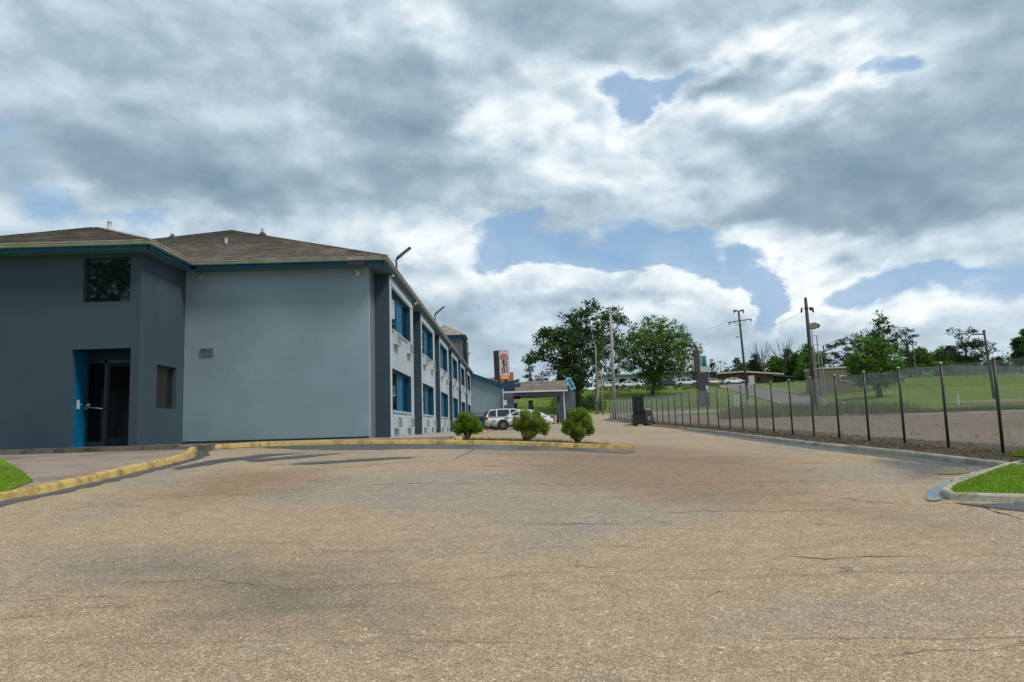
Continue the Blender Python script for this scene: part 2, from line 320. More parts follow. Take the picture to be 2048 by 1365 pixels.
# ---------------------------------------------------------------- mesh helpers
class MB:
    def __init__(s): s.v = []; s.f = []; s.uv = None; s.mi = []
    def add(s, vs, fs, mi=0):
        o = len(s.v); s.v += [tuple(v) for v in vs]; s.f += [tuple(o + i for i in f) for f in fs]; s.mi += [mi] * len(fs)
    def box(s, a, b, mi=0, bev=0):
        x0, y0, z0 = a; x1, y1, z1 = b
        if x0 > x1: x0, x1 = x1, x0
        if y0 > y1: y0, y1 = y1, y0
        if z0 > z1: z0, z1 = z1, z0
        s.add([(x0,y0,z0),(x1,y0,z0),(x1,y1,z0),(x0,y1,z0),(x0,y0,z1),(x1,y0,z1),(x1,y1,z1),(x0,y1,z1)],
              [(0,3,2,1),(4,5,6,7),(0,1,5,4),(1,2,6,5),(2,3,7,6),(3,0,4,7)], mi)
    def prism(s, poly, axis, a, b, mi=0):
        """poly: 2D points in the two other axes (in xyz order), extruded along axis from a to b"""
        def mk(p, h):
            q = list(p); q.insert(axis, h); return q
        n = len(poly); vs = [mk(p, a) for p in poly] + [mk(p, b) for p in poly]
        ar = sum(poly[i][0] * poly[(i+1) % n][1] - poly[(i+1) % n][0] * poly[i][1] for i in range(n))
        flip = (ar > 0) ^ (axis == 1) ^ (b < a)
        sides = [(i, (i+1) % n, n + (i+1) % n, n + i) for i in range(n)]; c0 = tuple(range(n))[::-1]; c1 = tuple(range(n, 2*n))
        fs = sides + [c0, c1]
        if not flip: fs = [tuple(reversed(f)) for f in fs]
        s.add(vs, fs, mi)
    def tube(s, pts, rads, n=8, mi=0, cap=True):
        pts = [Vector(p) for p in pts]
        if isinstance(rads, (int, float)): rads = [rads] * len(pts)
        o = len(s.v); ref = None
        for i, p in enumerate(pts):
            d = (pts[min(i+1, len(pts)-1)] - pts[max(i-1, 0)]).normalized()
            if ref is None: ref = d.orthogonal().normalized()
            ref = (ref - d * ref.dot(d)); ref = ref.normalized() if ref.length > 1e-6 else d.orthogonal().normalized()
            bi = d.cross(ref)
            for k in range(n):
                an = 2 * math.pi * k / n; q = p + (ref * math.cos(an) + bi * math.sin(an)) * rads[i]; s.v.append(tuple(q))
        for i in range(len(pts) - 1):
            for k in range(n):
                a = o + i*n + k; b = o + i*n + (k+1) % n; s.f.append((a, b, b + n, a + n)); s.mi.append(mi)
        if cap:
            s.f.append(tuple(o + k for k in range(n))[::-1]); e = o + (len(pts)-1)*n; s.f.append(tuple(e + k for k in range(n))); s.mi += [mi, mi]
    def lathe(s, c, prof, n=16, axis=2, mi=0):
        o = len(s.v)
        for (r, h) in prof:
            for k in range(n):
                an = 2*math.pi*k/n; q = [r*math.cos(an), r*math.sin(an)]; q.insert(axis, h)
                if axis == 1: q = [r*math.cos(an), h, r*math.sin(an)]
                s.v.append((c[0]+q[0], c[1]+q[1], c[2]+q[2]))
        for i in range(len(prof)-1):
            for k in range(n):
                a = o+i*n+k; b = o+i*n+(k+1) % n; s.f.append((a, b, b+n, a+n)); s.mi.append(mi)
        s.f.append(tuple(o+k for k in range(n))[::-1]); s.f.append(tuple(o+(len(prof)-1)*n+k for k in range(n))); s.mi += [mi, mi]
    def mesh(s, name, mats, smooth=False):
        me = bpy.data.meshes.new(name); me.from_pydata(s.v, [], s.f)
        for m in (mats if isinstance(mats, (list, tuple)) else [mats]): me.materials.append(m)
        if any(s.mi): me.polygons.foreach_set('material_index', s.mi)
        if smooth: me.polygons.foreach_set('use_smooth', [True] * len(me.polygons))
        if s.uv:
            ul = me.uv_layers.new(name='UVMap'); co = me.vertices
            org, U, V = s.uv
            for lp in me.loops:
                q = Vector(co[lp.vertex_index].co) - org; ul.data[lp.index].uv = (q.dot(U), q.dot(V))
        me.update(); return me
def obj(name, mb, mats, parent=None, smooth=False, **pr):
    me = mb.mesh(name, mats, smooth) if isinstance(mb, MB) else mb
    o = bpy.data.objects.new(name, me); COL.objects.link(o)
    if parent is not None: o.parent = parent
    for k, v in pr.items(): o[k] = v
    return o
def at(o, loc, rz=0.0):
    o.location = loc; o.rotation_euler = (0, 0, rz); return o
def thing(name, label, cat, loc=(0, 0, 0), rz=0.0, group=None):
    o = bpy.data.objects.new(name, None); COL.objects.link(o); o.empty_display_size = .2
    o.location = loc; o.rotation_euler = (0, 0, rz); o['label'] = label; o['category'] = cat
    if group: o['group'] = group
    return o
def copy_tree(o, parent=None):
    c = o.copy(); COL.objects.link(c)
    if parent is not None: c.parent = parent
    for ch in list(o.children): copy_tree(ch, c)
    return c
def dup(o, loc, rz=0.0, label=None, scale=None):
    c = copy_tree(o); c.location = loc; c.rotation_euler = (0, 0, rz)
    if label: c['label'] = label
    if scale: c.scale = scale
    return c
# ---------------------------------------------------------------- terrain height (camera eye is z = 0)
CX = np.array([-400, -60, -16, -8.5, -4, 0, 4, 9.5, 14, 30, 60, 160, 500.])
ROWS = {
 -60: [-3]*13, -15: [-2.2]*13,
 0:  [-2,-1.9,-1.7,-1.6,-1.58,-1.58,-1.55,-1.45,-1.45,-1.5,-1.5,-1.5,-1.5],
 5:  [-1.6,-1.6,-1.4,-1.27,-1.35,-1.41,-1.39,-1.25,-1.22,-1.2,-1.1,-1,-1],
 11: [-.9,-.9,-.95,-.92,-1.02,-1.10,-1.13,-1.04,-.98,-.95,-.8,-.6,-.6],
 16: [-.6,-.6,-.68,-.66,-.73,-.86,-.98,-.90,-.86,-.8,-.6,-.3,-.3],
 22: [-.42,-.42,-.40,-.37,-.385,-.54,-.88,-.79,-.74,-.68,-.4,0,0],
 30: [-.42,-.42,-.42,-.42,-.42,-.5,-.62,-.62,-.58,-.5,-.15,.4,.4],
 45: [-.42,-.42,-.42,-.42,-.40,-.40,-.36,-.32,-.30,-.18,.1,1,1],
 60: [-.42,-.42,-.42,-.42,-.36,-.30,-.16,0.,.03,.12,.4,2,2],
 75: [-.2,-.3,-.42,-.42,-.33,-.2,.05,.33,.36,.5,1.0,3,3],
 90: [0,0,0,0,.1,.2,.4,.65,.7,.8,1.9,4,4],
 105:[1,1,.6,.6,.7,.8,.95,1.1,1.15,1.25,3.2,5.5,5.5],
 112:[1.6,1.6,1.3,1.3,1.4,1.5,1.6,1.75,1.8,1.9,4.0,6.2,6.2],
 120:[2.6]*9 + [2.8,5.0,6.8,6.8],
 137:[6.3]*9 + [6.3,6.6,7.6,7.6],
 160:[6.7]*9 + [6.7,7.5,8.2,8.2], 250: [7.2]*13, 500: [8]*13, 3000: [8]*13}
RY = np.array(sorted(ROWS)); RZ = np.array([ROWS[k] for k in sorted(ROWS)], float)
GX = np.arange(-80, 201, 1.0); GY = np.arange(-30, 281, 1.0)
_t = np.array([np.interp(GX, CX, r) for r in RZ])
_g = np.array([np.interp(GY, RY, _t[:, i]) for i in range(len(GX))])          # [ix, iy]
_k = np.exp(-np.arange(-4, 5)**2 / (2 * 1.6**2)); _k /= _k.sum()
_pad = np.pad(_g, 4, mode='edge')
_pad = np.apply_along_axis(lambda r: np.convolve(r, _k, 'valid'), 0, _pad)
_g = np.apply_along_axis(lambda r: np.convolve(r, _k, 'valid'), 1, _pad)
_rough = np.convolve(rng.normal(0, 1, 4000), np.ones(3) / 3, 'same')
def Z(x, y):
    if x < GX[0] or x > GX[-2] or y < GY[0] or y > GY[-2]:
        xx = min(max(x, -400), 500); yy = min(max(y, -60), 3000)
        return float(np.interp(yy, RY, [np.interp(xx, CX, r) for r in RZ]))
    i = int(x - GX[0]); j = int(y - GY[0]); a = x - GX[0] - i; b = y - GY[0] - j
    return float((_g[i, j]*(1-a) + _g[i+1, j]*a)*(1-b) + (_g[i, j+1]*(1-a) + _g[i+1, j+1]*a)*b)
def G(px, py, off=0.0):
    """ground point seen at photograph pixel (px, py)"""
    d = ray(px, py); t = 2.0; s = .25
    while t < 420:
        q = d * t
        if q[2] < Z(q[0], q[1]) + off: break
        t += s; s = .25 if t < 40 else .6
    q = d * t; return Vector((q[0], q[1], Z(q[0], q[1]) + off))
def clip_half(poly, nx, ny, c):
    out = []
    for i in range(len(poly)):
        a, b = poly[i], poly[(i+1) % len(poly)]; da = nx*a[0]+ny*a[1]-c; db = nx*b[0]+ny*b[1]-c
        if da <= 0: out.append(a)
        if (da < 0 < db) or (db < 0 < da):
            k = da/(da-db); out.append((a[0]+(b[0]-a[0])*k, a[1]+(b[1]-a[1])*k))
    return out
def drape(poly, off, step=1.0, zf=None):
    """polygon (x, y) cut by a lattice and laid on the terrain"""
    zf = zf or Z; mb = MB(); xs = [p[0] for p in poly]; ys = [p[1] for p in poly]; key = {}
    def vid(x, y):
        k = (round(x, 3), round(y, 3))
        if k not in key: key[k] = len(mb.v); mb.v.append((x, y, zf(x, y) + off))
        return key[k]
    ar = sum(poly[i][0]*poly[(i+1) % len(poly)][1]-poly[(i+1) % len(poly)][0]*poly[i][1] for i in range(len(poly)))
    if ar < 0: poly = poly[::-1]
    i0 = math.floor(min(xs)/step); i1 = math.ceil(max(xs)/step); j0 = math.floor(min(ys)/step); j1 = math.ceil(max(ys)/step)
    for i in range(i0, i1):
        col = clip_half(clip_half(poly, -1, 0, -i*step), 1, 0, (i+1)*step)
        if len(col) < 3: continue
        for j in range(j0, j1):
            c = clip_half(clip_half(col, 0, -1, -j*step), 0, 1, (j+1)*step)
            if len(c) < 3: continue
            A = abs(sum(c[k][0]*c[(k+1) % len(c)][1]-c[(k+1) % len(c)][0]*c[k][1] for k in range(len(c))))
            if A < 1e-5: continue
            f = []
            for q in c:
                a = vid(*q)
                if not f or f[-1] != a: f.append(a)
            if len(f) > 2 and f[0] == f[-1]: f.pop()
            if len(f) > 2: mb.f.append(tuple(f)); mb.mi.append(0)
    return mb
def raggy(poly, amp, seg=.35, seed=1):
    r = random.Random(seed); out = []
    for i in range(len(poly)):
        a, b = poly[i], poly[(i+1) % len(poly)]; d = math.hypot(b[0]-a[0], b[1]-a[1]); n = max(1, int(d/seg))
        for k in range(n):
            q = k/n; out.append((a[0]+(b[0]-a[0])*q + r.uniform(-amp, amp), a[1]+(b[1]-a[1])*q + r.uniform(-amp, amp)))
    return out
def gp(lst, off=0.0): return [tuple(G(*p, off)[:2]) for p in lst]
# base terrain, one sheet to the horizon
def axis_pts(lo, hi, fine_lo, fine_hi):
    a = list(np.arange(fine_lo, fine_hi + .1, 1.0)); s = 2.0; x = fine_hi
    while x < hi: x += s; a.append(x); s = min(s*1.25, 250)
    s = 2.0; x = fine_lo
    while x > lo: x -= s; a.insert(0, x); s = min(s*1.25, 250)
    return a
ax = axis_pts(-2200, 2200, -30, 70); ay = axis_pts(-300, 3000, -20, 150)
mb = MB(); mb.v = [(x, y, Z(x, y)) for x in ax for y in ay]; ny = len(ay)
mb.f = [(i*ny+j, (i+1)*ny+j, (i+1)*ny+j+1, i*ny+j+1) for i in range(len(ax)-1) for j in range(ny-1)]; mb.mi = [0]*len(mb.f)
obj('grass_ground', mb, M_GRASS, smooth=True, kind='structure')
# ---------------------------------------------------------------- lots, roads, kerbs
FX = 9.72                                                     # fence line
KR = [(8.45, 12.4), (8.35, 16), (8.3, 20), (8.4, 27), (8.6, 36), (8.75, 46), (8.9, 58), (9.0, 70), (9.4, 76), (10.4, 80), (12.5, 82)]
def resample(pts, seg):
    out = [pts[0]]; acc = 0
    P2 = [np.array(p, float) for p in pts]
    # smooth with catmull-rom first
    fine = []
    for i in range(len(P2)-1):
        p0 = P2[max(i-1, 0)]; p1 = P2[i]; p2 = P2[i+1]; p3 = P2[min(i+2, len(P2)-1)]
        for k in range(12):
            t = k/12; fine.append(.5*((2*p1)+(-p0+p2)*t+(2*p0-5*p1+4*p2-p3)*t*t+(-p0+3*p1-3*p2+p3)*t**3))
    fine.append(P2[-1]); res = [fine[0]]; d = 0
    for a, b in zip(fine, fine[1:]):
        l = np.linalg.norm(b-a)
        while d + l >= seg:
            q = (seg-d)/l; a = a+(b-a)*q; res.append(a); l = np.linalg.norm(b-a); d = 0
        d += l
    if np.linalg.norm(res[-1]-fine[-1]) > seg*.3: res.append(fine[-1])
    return res
def kerb(name, pts, mat, h=.13, w=.16, side=1, stone=3.0, sub=6, gap=.012, jitter=.006, seed=0, label=None):
    """kerb along a ground polyline; its face is on the line and its body lies to the 'side' of it (+1 = left of travel)"""
    r = random.Random(seed); root = bpy.data.objects.new(name, None); COL.objects.link(root); root['kind'] = 'structure'
    q = resample(pts, stone/sub); prof = [(0, -.06), (-.012, 0), (.012, h*.75), (.035, h), (w-.03, h+.004), (w, h-.01), (w, -.06)]
    i = 0
    while i < len(q)-1:
        j = min(i+sub, len(q)-1); mb = MB(); n = len(prof); dz = r.uniform(-jitter, jitter); dw = r.uniform(-jitter, jitter)
        for k in range(i, j+1):
            a = q[max(k-1, 0)]; b = q[min(k+1, len(q)-1)]; d = nrm(b-a); nr = np.array([-d[1], d[0]])*side; c = q[k].copy()
            if k == i: c = c + d*gap
            if k == j: c = c - d*gap
            for (u, z) in prof:
                e = r.uniform(-.004, .004); x, y = c + nr*(u+dw+e); mb.v.append((x, y, Z(*c)+.03+z+dz+(r.uniform(-.005, .005) if z > .05 else 0)))
        for k in range(j-i):
            for m in range(n):
                a = k*n+m; b = k*n+(m+1) % n; f = (a, b, b+n, a+n); mb.f.append(f if side < 0 else f[::-1])
        mb.f.append(tuple(range(n))[::-1] if side < 0 else tuple(range(n))); e = (j-i)*n
        mb.f.append(tuple(range(e, e+n)) if side < 0 else tuple(range(e, e+n))[::-1]); mb.mi = [0]*len(mb.f)
        obj('kerb_stone', mb, mat, root); i = j
    return root
YL = gp([(-60, 1017), (0, 1003), (100, 984), (200, 962), (300, 938), (380, 917)], .03) + [(-8.75, 20.6), (-8.1, 21.5), (-7.2, 21.85)] 
YF = [(-7.2, 21.85), (-6, 21.9), (-3.8, 21.9), (-1.7, 21.85), (-.4, 21.8), (1.1, 21.7), (2.45, 21.5), (3.45, 21.2)]
LOT = [(-30, -18), (60, -18), (60, 6), (9, 6.5), (5.9, 8.9), (8.2, 12.0)] + KR[1:] + [(12.5, 90), (36, 100), (37, 105), (30, 107), (-14, 108), (-14, 84), (-1, 76), (-4.6, 75), (-1.75, 50), (-1.75, 21.6), (-4, 21.85), (-7.2, 21.85), (-8.1, 21.5), (-8.75, 20.6)] + YL[5::-1] + [(-30, 9)]
obj('asphalt_lot', drape(LOT, .03), M_ASPH, kind='structure', smooth=True)
kerb('yellow_kerb', YL, M_YEL, side=1, h=.125, w=.16, seed=1)
kerb('yellow_kerb', YF, M_YEL, side=1, h=.115, w=.15, seed=2)
kerb('yellow_kerb', [(-1.75, 21.9), (-1.75, 30), (-1.75, 40), (-1.75, 50), (-2.2, 51.5), (-4.0, 52)], M_YEL, side=1, h=.13, w=.16, seed=3)
kerb('concrete_kerb', KR, M_CONC, side=-1, h=.105, w=.14, seed=4)
# lower right grass island
IS = gp([(2120, 1008), (2048, 1010), (1960, 1008), (1905, 1003), (1880, 996), (1890, 984), (1930, 965), (1985, 945), (2040, 932), (2100, 922)], .03)
kerb('concrete_kerb', IS, M_CONC, side=-1, h=.09, w=.13, stone=2.5, seed=5)
ISC = [tuple(p) for p in resample(IS, .4)]
cen = np.mean([np.array(p) for p in ISC], axis=0)
inner = [(p[0]+(cen[0]-p[0])*.075, p[1]+(cen[1]-p[1])*.075) for p in ISC] + [(14, 11.8), (14, 8.6)]
obj('turf_island', drape(inner, .105, .5), M_TURF, kind='structure', smooth=True)
# soil verge under the fence
verge = [(x+.14, y) for x, y in KR[:8]] + [(9.7, 76), (11.2, 76), (10.9, 60), (10.9, 12.0), (8.7, 11.9)]
verge = [(8.6, 12.3)] + verge[1:8] + [(9.7, 75.5), (11.0, 75), (10.9, 60), (10.9, 12.3)]
obj('soil_verge', drape(raggy(verge, .03, .5), .12, .7, lambda x, y: Z(x, y)+.03*math.sin(x*5+y*1.7)*math.sin(y*2.3)), M_DIRT, kind='structure', smooth=True)
obj('verge_grass', drape(raggy([(9.4, 12.4), (12, 12.4), (12, 13.3), (10, 14.3), (9.2, 13.8)], .1, .3, 5), .16, .5), M_TURF, kind='structure')
# old lot beyond the fence
lot2 = [(10.9, 4), (60, 4), (60, 44), (40, 46.5), (26, 49)] + [(24, 54), (18.5, 57), (16, 58), (20.4, 74), (19, 101)] + [(20, 104), (11.5, 88), (10.9, 70)]
obj('old_lot', drape(lot2, .035), M_LOT2, kind='structure', smooth=True)
kerb('lot_kerb', [(60, 44.1), (40, 46.6), (26, 49.1)] + [(24, 54.1)], M_CONC, side=-1, h=.12, w=.16, stone=6, seed=6)
# strip of road on the far right and the road that crosses behind
rd = [(47, 80), (53, 78), (65, 75.5), (90, 72)] 
obj('side_road', drape([(x, y) for x, y in rd] + [(x*1.0, y-6.5) for x, y in rd[::-1]], .05), M_LOT2, kind='structure', smooth=True)
kerb('road_kerb', rd, M_CONC, side=1, h=.14, w=.3, stone=8, seed=7)
kerb('road_kerb', [(-6, 106), (6, 106.2), (14, 106.0), (22, 105), (30, 104.5)], M_CONC, side=1, h=.14, w=.4, stone=8, seed=8)
# driveway up the bank
dl = [(35.5, 88), (37, 97), (39, 108), (39.8, 118), (39.0, 127), (38.2, 134), (38, 141)]; dr = [(41, 90), (43, 98), (44.6, 108), (45.2, 118), (44.2, 127), (43.4, 134), (44, 141)]
obj('driveway', drape(dl + dr[::-1], .07, 1.0), M_ROAD, kind='structure', smooth=True)
kerb('driveway_kerb', dr, M_CONC, side=-1, h=.18, w=.35, stone=8, seed=9)
kerb('driveway_kerb', dl, M_CONC, side=1, h=.12, w=.3, stone=8, seed=10)
# seal strips and stains along the kerbs
M_SEALS = soft_edge(M_SEAL, 'seal_soft', maxa=.92); M_STAIN = soft_edge(M_SEAL, 'damp_stain', .05, .8, .45, 1.4, .55); M_STAIN2 = soft_edge(M_SEAL, 'grey_stain', .0, 1.0, .25, .3, .55); M_STREAK = soft_edge(M_SEAL, 'streak_soft', .0, .9, .6, 3.5, .85)
def sheet(name, poly, off, mat, amp=.06, seg=.25, seed=1, step=.5, full=.4):
    pg = raggy(poly, amp, seg, seed); mb_ = drape(pg, off, min(step, .25)); o = obj(name, mb_, mat, kind='structure')
    A_ = np.array(pg); B_ = np.roll(A_, -1, axis=0); V_ = np.array(mb_.v)[:, None, :2]; d = B_-A_; tt = np.clip(((V_-A_)*d).sum(-1)/np.maximum((d*d).sum(-1), 1e-9), 0, 1)
    dist = np.linalg.norm(V_-(A_+d*tt[..., None]), axis=-1).min(axis=1)/full
    at_ = o.data.attributes.new('edge', 'FLOAT', 'POINT'); at_.data.foreach_set('value', dist.astype(np.float32)); return o
yl = [np.array(p) for p in resample(YL, .8)]
def offs(pl, w):
    out = []
    for i, p in enumerate(pl):
        d = nrm(pl[min(i+1, len(pl)-1)]-pl[max(i-1, 0)]); out.append(p + np.array([d[1], -d[0]])*w)
    return out
sheet('kerb_side_seal', [tuple(p) for p in offs(yl, .0)] + [tuple(p) for p in offs(yl, .42)][::-1], .036, M_SEALS, .07, .22, 3, .1, full=.22)
yf = [np.array(p) for p in resample(YF, .8)]
dep = [1.0, 1.5, 2.0, 2.3, 2.4, 2.3, 2.0, 2.1, 2.2, 2.3, 2.0, 1.8, 1.5, 1.3, 1.0, .8, .6, .5, .4, .35, .3, .3, .3, .3]
lo = [tuple(p + np.array([0, -1])*dep[min(i, len(dep)-1)]) for i, p in enumerate(offs(yf, .02))]
sheet('dark_seal_patch', [tuple(p) for p in offs(yf, .0)] + lo[::-1], .037, M_SEALS, .10, .3, 4, .2, full=.6)
for k, pl in enumerate(([(330, 942), (420, 925), (520, 913), (640, 907), (560, 915), (450, 931), (345, 948)], [(480, 926), (600, 914), (720, 908), (600, 921), (500, 931)],
                        [(500, 938), (640, 928), (780, 920), (900, 915), (760, 926), (620, 935)])):
    sheet('tar_streak', gp(pl), .040 + k*.004, M_STREAK, .05, .25, 7+k, .1, full=.22)
wetm, wt, wb = new_mat('wet_ground'); setc(wt, wb, (.075, .068, .06)); 
L(wt, mapr(wt, noise(wt, objco(wt), 2.5, 4, .6), .42, .6, .03, .35), wb.inputs['Roughness']); wb.inputs['Specular IOR Level'].default_value = .9
puf = plain('shallow_water', (.20, .22, .23), .03, var=.1, spec=1.0); puf.node_tree.nodes['Principled BSDF'].inputs['IOR'].default_value = 1.8
kr = [np.array(p) for p in resample(KR[:5], .6)][::-1]
sheet('wet_gutter', [tuple(p) for p in offs(kr, .0)] + [tuple(p) for p in offs(kr, .0 + .5)][::-1], .036, M_SEALS, .06, .3, 12, .12, full=.25)
sheet('damp_patch', gp([(1690, 912), (1760, 918), (1850, 922), (1950, 930), (2010, 938), (1960, 950), (1900, 975), (1850, 985), (1800, 978), (1750, 950), (1700, 930)]), .038, M_STAIN, .10, .3, 13, full=1.2)
sheet('damp_patch', gp([(-100, 1120), (300, 1080), (700, 1060), (1000, 1120), (1150, 1250), (1100, 1450), (-200, 1450)]), .0375, M_STAIN2, .1, .5, 31, full=4.0)
M_TANS = soft_edge(asphalt('ruddy_asphalt', (.42, .275, .18), (.38, .27, .19), (.43, .27, .17), 125, .3), 'ruddy_stain', .05, 1.0, .4, .5, .45)
sheet('ruddy_patch', gp([(900, 905), (1300, 880), (1700, 915), (1830, 990), (2100, 1060), (2200, 1160), (1700, 1090), (1250, 1040), (950, 985)]), .0372, M_TANS, .1, .5, 33, full=3)
sheet('ruddy_patch', gp([(80, 1010), (420, 940), (760, 930), (700, 1000), (300, 1060)]), .0373, M_TANS, .1, .5, 34, full=2.2)
sheet('sand_patch', gp([(1862, 955), (1890, 946), (1940, 940), (1990, 942), (1960, 952), (1900, 958)]), .044, soft_edge(M_LOT2, 'sand_soft', .1, .6), .05, .2, 14, .1, full=.25)
sheet('puddle', gp([(1842, 1000), (1856, 988), (1895, 971), (1945, 953), (1985, 941), (1992, 950), (1945, 968), (1897, 987), (1886, 997), (1896, 1010), (1862, 1012)]), .050, soft_edge(puf, 'puddle_soft', .05, .6, .8, 7, .85), .03, .15, 15, .05, .06)
sheet('wet_strip', gp([(1880, 1008), (1960, 1014), (2060, 1014), (2120, 1012), (2120, 1034), (2048, 1036), (1960, 1026), (1890, 1016)]), .042, M_SEALS, .06, .2, 16, .1, full=.25)
sheet('puddle', gp([(1120, 899), (1180, 902), (1240, 906), (1275, 907), (1258, 912), (1200, 909), (1130, 903)]), .046, M_SEALS, .04, .2, 17, .08, full=.12)
sheet('damp_patch', gp([(1930, 918), (2036, 934), (2010, 944), (1930, 930)]), .048, M_SEALS, .03, .2, 18, full=.2)
# cracks as thin recessed-looking tar lines
ck = MB(); rr = random.Random(5)
def crack(pts, w):
    g = [np.array(p) for p in gp(pts)]; line = []
    for a, b in zip(g, g[1:]):
        n = max(2, int(np.linalg.norm(b-a)/.12))
        for k in range(n): line.append(a+(b-a)*k/n + np.array([rr.gauss(0, .018), rr.gauss(0, .025)]))
    line.append(g[-1]); o = len(ck.v)
    for i, p in enumerate(line):
        d = nrm(line[min(i+1, len(line)-1)]-line[max(i-1, 0)]); nr = np.array([-d[1], d[0]])*w*rr.uniform(.25, 1.0)*min(1, i/3+.2, (len(line)-1-i)/3+.2)
        for s in (1, -1):
            q = p+nr*s; ck.v.append((q[0], q[1], Z(*q)+.0345))
    for i in range(len(line)-1): ck.f.append((o+2*i, o+2*i+1, o+2*i+3, o+2*i+2)); ck.mi.append(0)
for pts, w in ([([(1880, 1012), (1940, 1018), (1990, 1032), (2048, 1050)], .022), ([(1640, 996), (1720, 1010), (1830, 1020), (1900, 1022)], .012), ([(1520, 1120), (1650, 1130), (1800, 1126), (1880, 1130)], .010),
    ([(1000, 1058), (1160, 1060), (1280, 1056)], .010), ([(1320, 1034), (1450, 1030), (1560, 1033), (1700, 1030)], .009), ([(420, 930), (520, 918), (700, 903), (860, 895), (1000, 893)], .02),
    ([(620, 945), (800, 930), (960, 925), (1100, 938), (1200, 950)], .014), ([(700, 976), (850, 972), (1010, 974), (1150, 978), (1280, 972)], .012), ([(905, 925), (945, 905), (952, 893)], .02),
    ([(1180, 914), (1300, 916), (1420, 928), (1540, 938)], .018), ([(320, 1004), (430, 996), (520, 1000)], .014), ([(70, 1030), (180, 1022), (330, 1020)], .010), ([(340, 1150), (420, 1135), (450, 1128)], .006),
    ([(1080, 945), (1180, 952), (1300, 948), (1400, 955)], .012), ([(1960, 1122), (2048, 1130)], .008), ([(1390, 1212), (1440, 1206), (1500, 1210)], .006), ([(1240, 1000), (1400, 990), (1560, 996)], .008),
    ([(1500, 905), (1640, 915), (1760, 925)], .012), ([(380, 975), (500, 968), (640, 966), (740, 960)], .010), ([(200, 1190), (420, 1180), (560, 1188)], .005), ([(1000, 1110), (1140, 1104), (1300, 1112)], .006)]):
    crack(pts, w)
obj('asphalt_crack', ck, plain('crack_tar', (.028, .024, .02), .9), kind='structure')
# loose grit on the lot near the kerbs and camera
def scatter_flat(name, mat, n, region, size, zoff, **pr):
    mb = MB(); r = random.Random(hash(name) % 999)
    for _ in range(n):
        x, y = region(r); s = r.uniform(*size); z = Z(x, y)+zoff; a = r.uniform(0, 6.28)
        c, q = math.cos(a)*s, math.sin(a)*s
        mb.add([(x+c, y+q, z), (x-q, y+c, z), (x-c, y-q, z), (x+q, y-c, z), (x, y, z+s*.8)], [(0, 1, 4), (1, 2, 4), (2, 3, 4), (3, 0, 4)])
    return obj(name, mb, mat, kind='stuff', **pr)
scatter_flat('gravel', plain('pale_gravel', (.42, .37, .30), .8, var=.4, scale=30), 2600, lambda r: (r.uniform(-7, 7.5), 3.5+abs(r.gauss(0, 7))), (.004, .010), .03,
             label='loose pale gravel lying on the weathered asphalt lot')
def verge_pt(r): return (r.uniform(8.6, 10.9), r.uniform(12.5, 60))
scatter_flat('soil_clods', M_DIRT, 3500, verge_pt, (.015, .06), .12, label='brown soil clods and debris under the chain link fence')
# grass blades
def blades(name, label, n, region, h, w, zoff, mat, lean=.35, cat=True):
    r = random.Random(len(name)); mb = MB()
    for _ in range(n):
        x, y = region(r)
        if x is None: continue
        z = Z(x, y)+zoff; a = r.uniform(0, 6.28); hh = r.uniform(*h); ww = r.uniform(*w); lx, ly = math.cos(a*3.1)*lean*hh*r.random(), math.sin(a*3.1)*lean*hh*r.random()
        c, s = math.cos(a)*ww, math.sin(a)*ww
        mb.v += [(x-c, y-s, z), (x+c, y+s, z), (x+lx, y+ly, z+hh)]; o = len(mb.v)-3; mb.f.append((o, o+1, o+2)); mb.mi.append(0)
    return obj(name, mb, mat, kind='stuff', label=label)
def inpoly(poly):
    def f(x, y):
        c = False; n = len(poly)
        for i in range(n):
            a, b = poly[i], poly[(i+1) % n]
            if (a[1] > y) != (b[1] > y) and x < (b[0]-a[0])*(y-a[1])/(b[1]-a[1])+a[0]: c = not c
        return c
    return f
def poly_region(poly):
    fi = inpoly(poly); xs = [p[0] for p in poly]; ys = [p[1] for p in poly]
    def f(r):
        for _ in range(30):
            x, y = r.uniform(min(xs), max(xs)), r.uniform(min(ys), max(ys))
            if fi(x, y): return x, y
        return None, None
    return f
blades('island_grass', 'short bright green grass on the kerbed island at lower right', 45000, poly_region(inner), (.02, .06), (.003, .007), .095, M_BLADE)
blades('verge_grass_blades', 'green grass tuft behind the kerb by the last black fence post', 9000, poly_region([(9.3, 12.4), (12, 12.4), (12, 13.3), (10, 14.3), (9.2, 13.8)]), (.04, .12), (.004, .008), .15, M_BLADE)
blades('verge_weeds', 'sparse green and brown weeds on the soil under the fence', 2600, lambda r: (8.8+abs(r.gauss(0, .7)), 12.5+47*r.random()**1.4), (.02, .10), (.005, .012), .12, M_WEED)
TL = YL[0:3]
tri = [(-30, 9.5)] + [(YL[0][0]-.25, YL[0][1]+.22), (YL[1][0]-.2, YL[1][1]+.2)] + gp([(66, 975)]) + gp([(40, 950), (0, 925)]) + [(-30, 21)]
obj('lawn', drape(tri, .10, .6), M_TURF, kind='structure')
blades('lawn_grass', 'bright green lawn grass between the yellow kerb and brown apron', 22000, poly_region(tri[1:5] + [(-14, 19), (-16, 11)]), (.03, .08), (.003, .007), .09, M_BLADE)
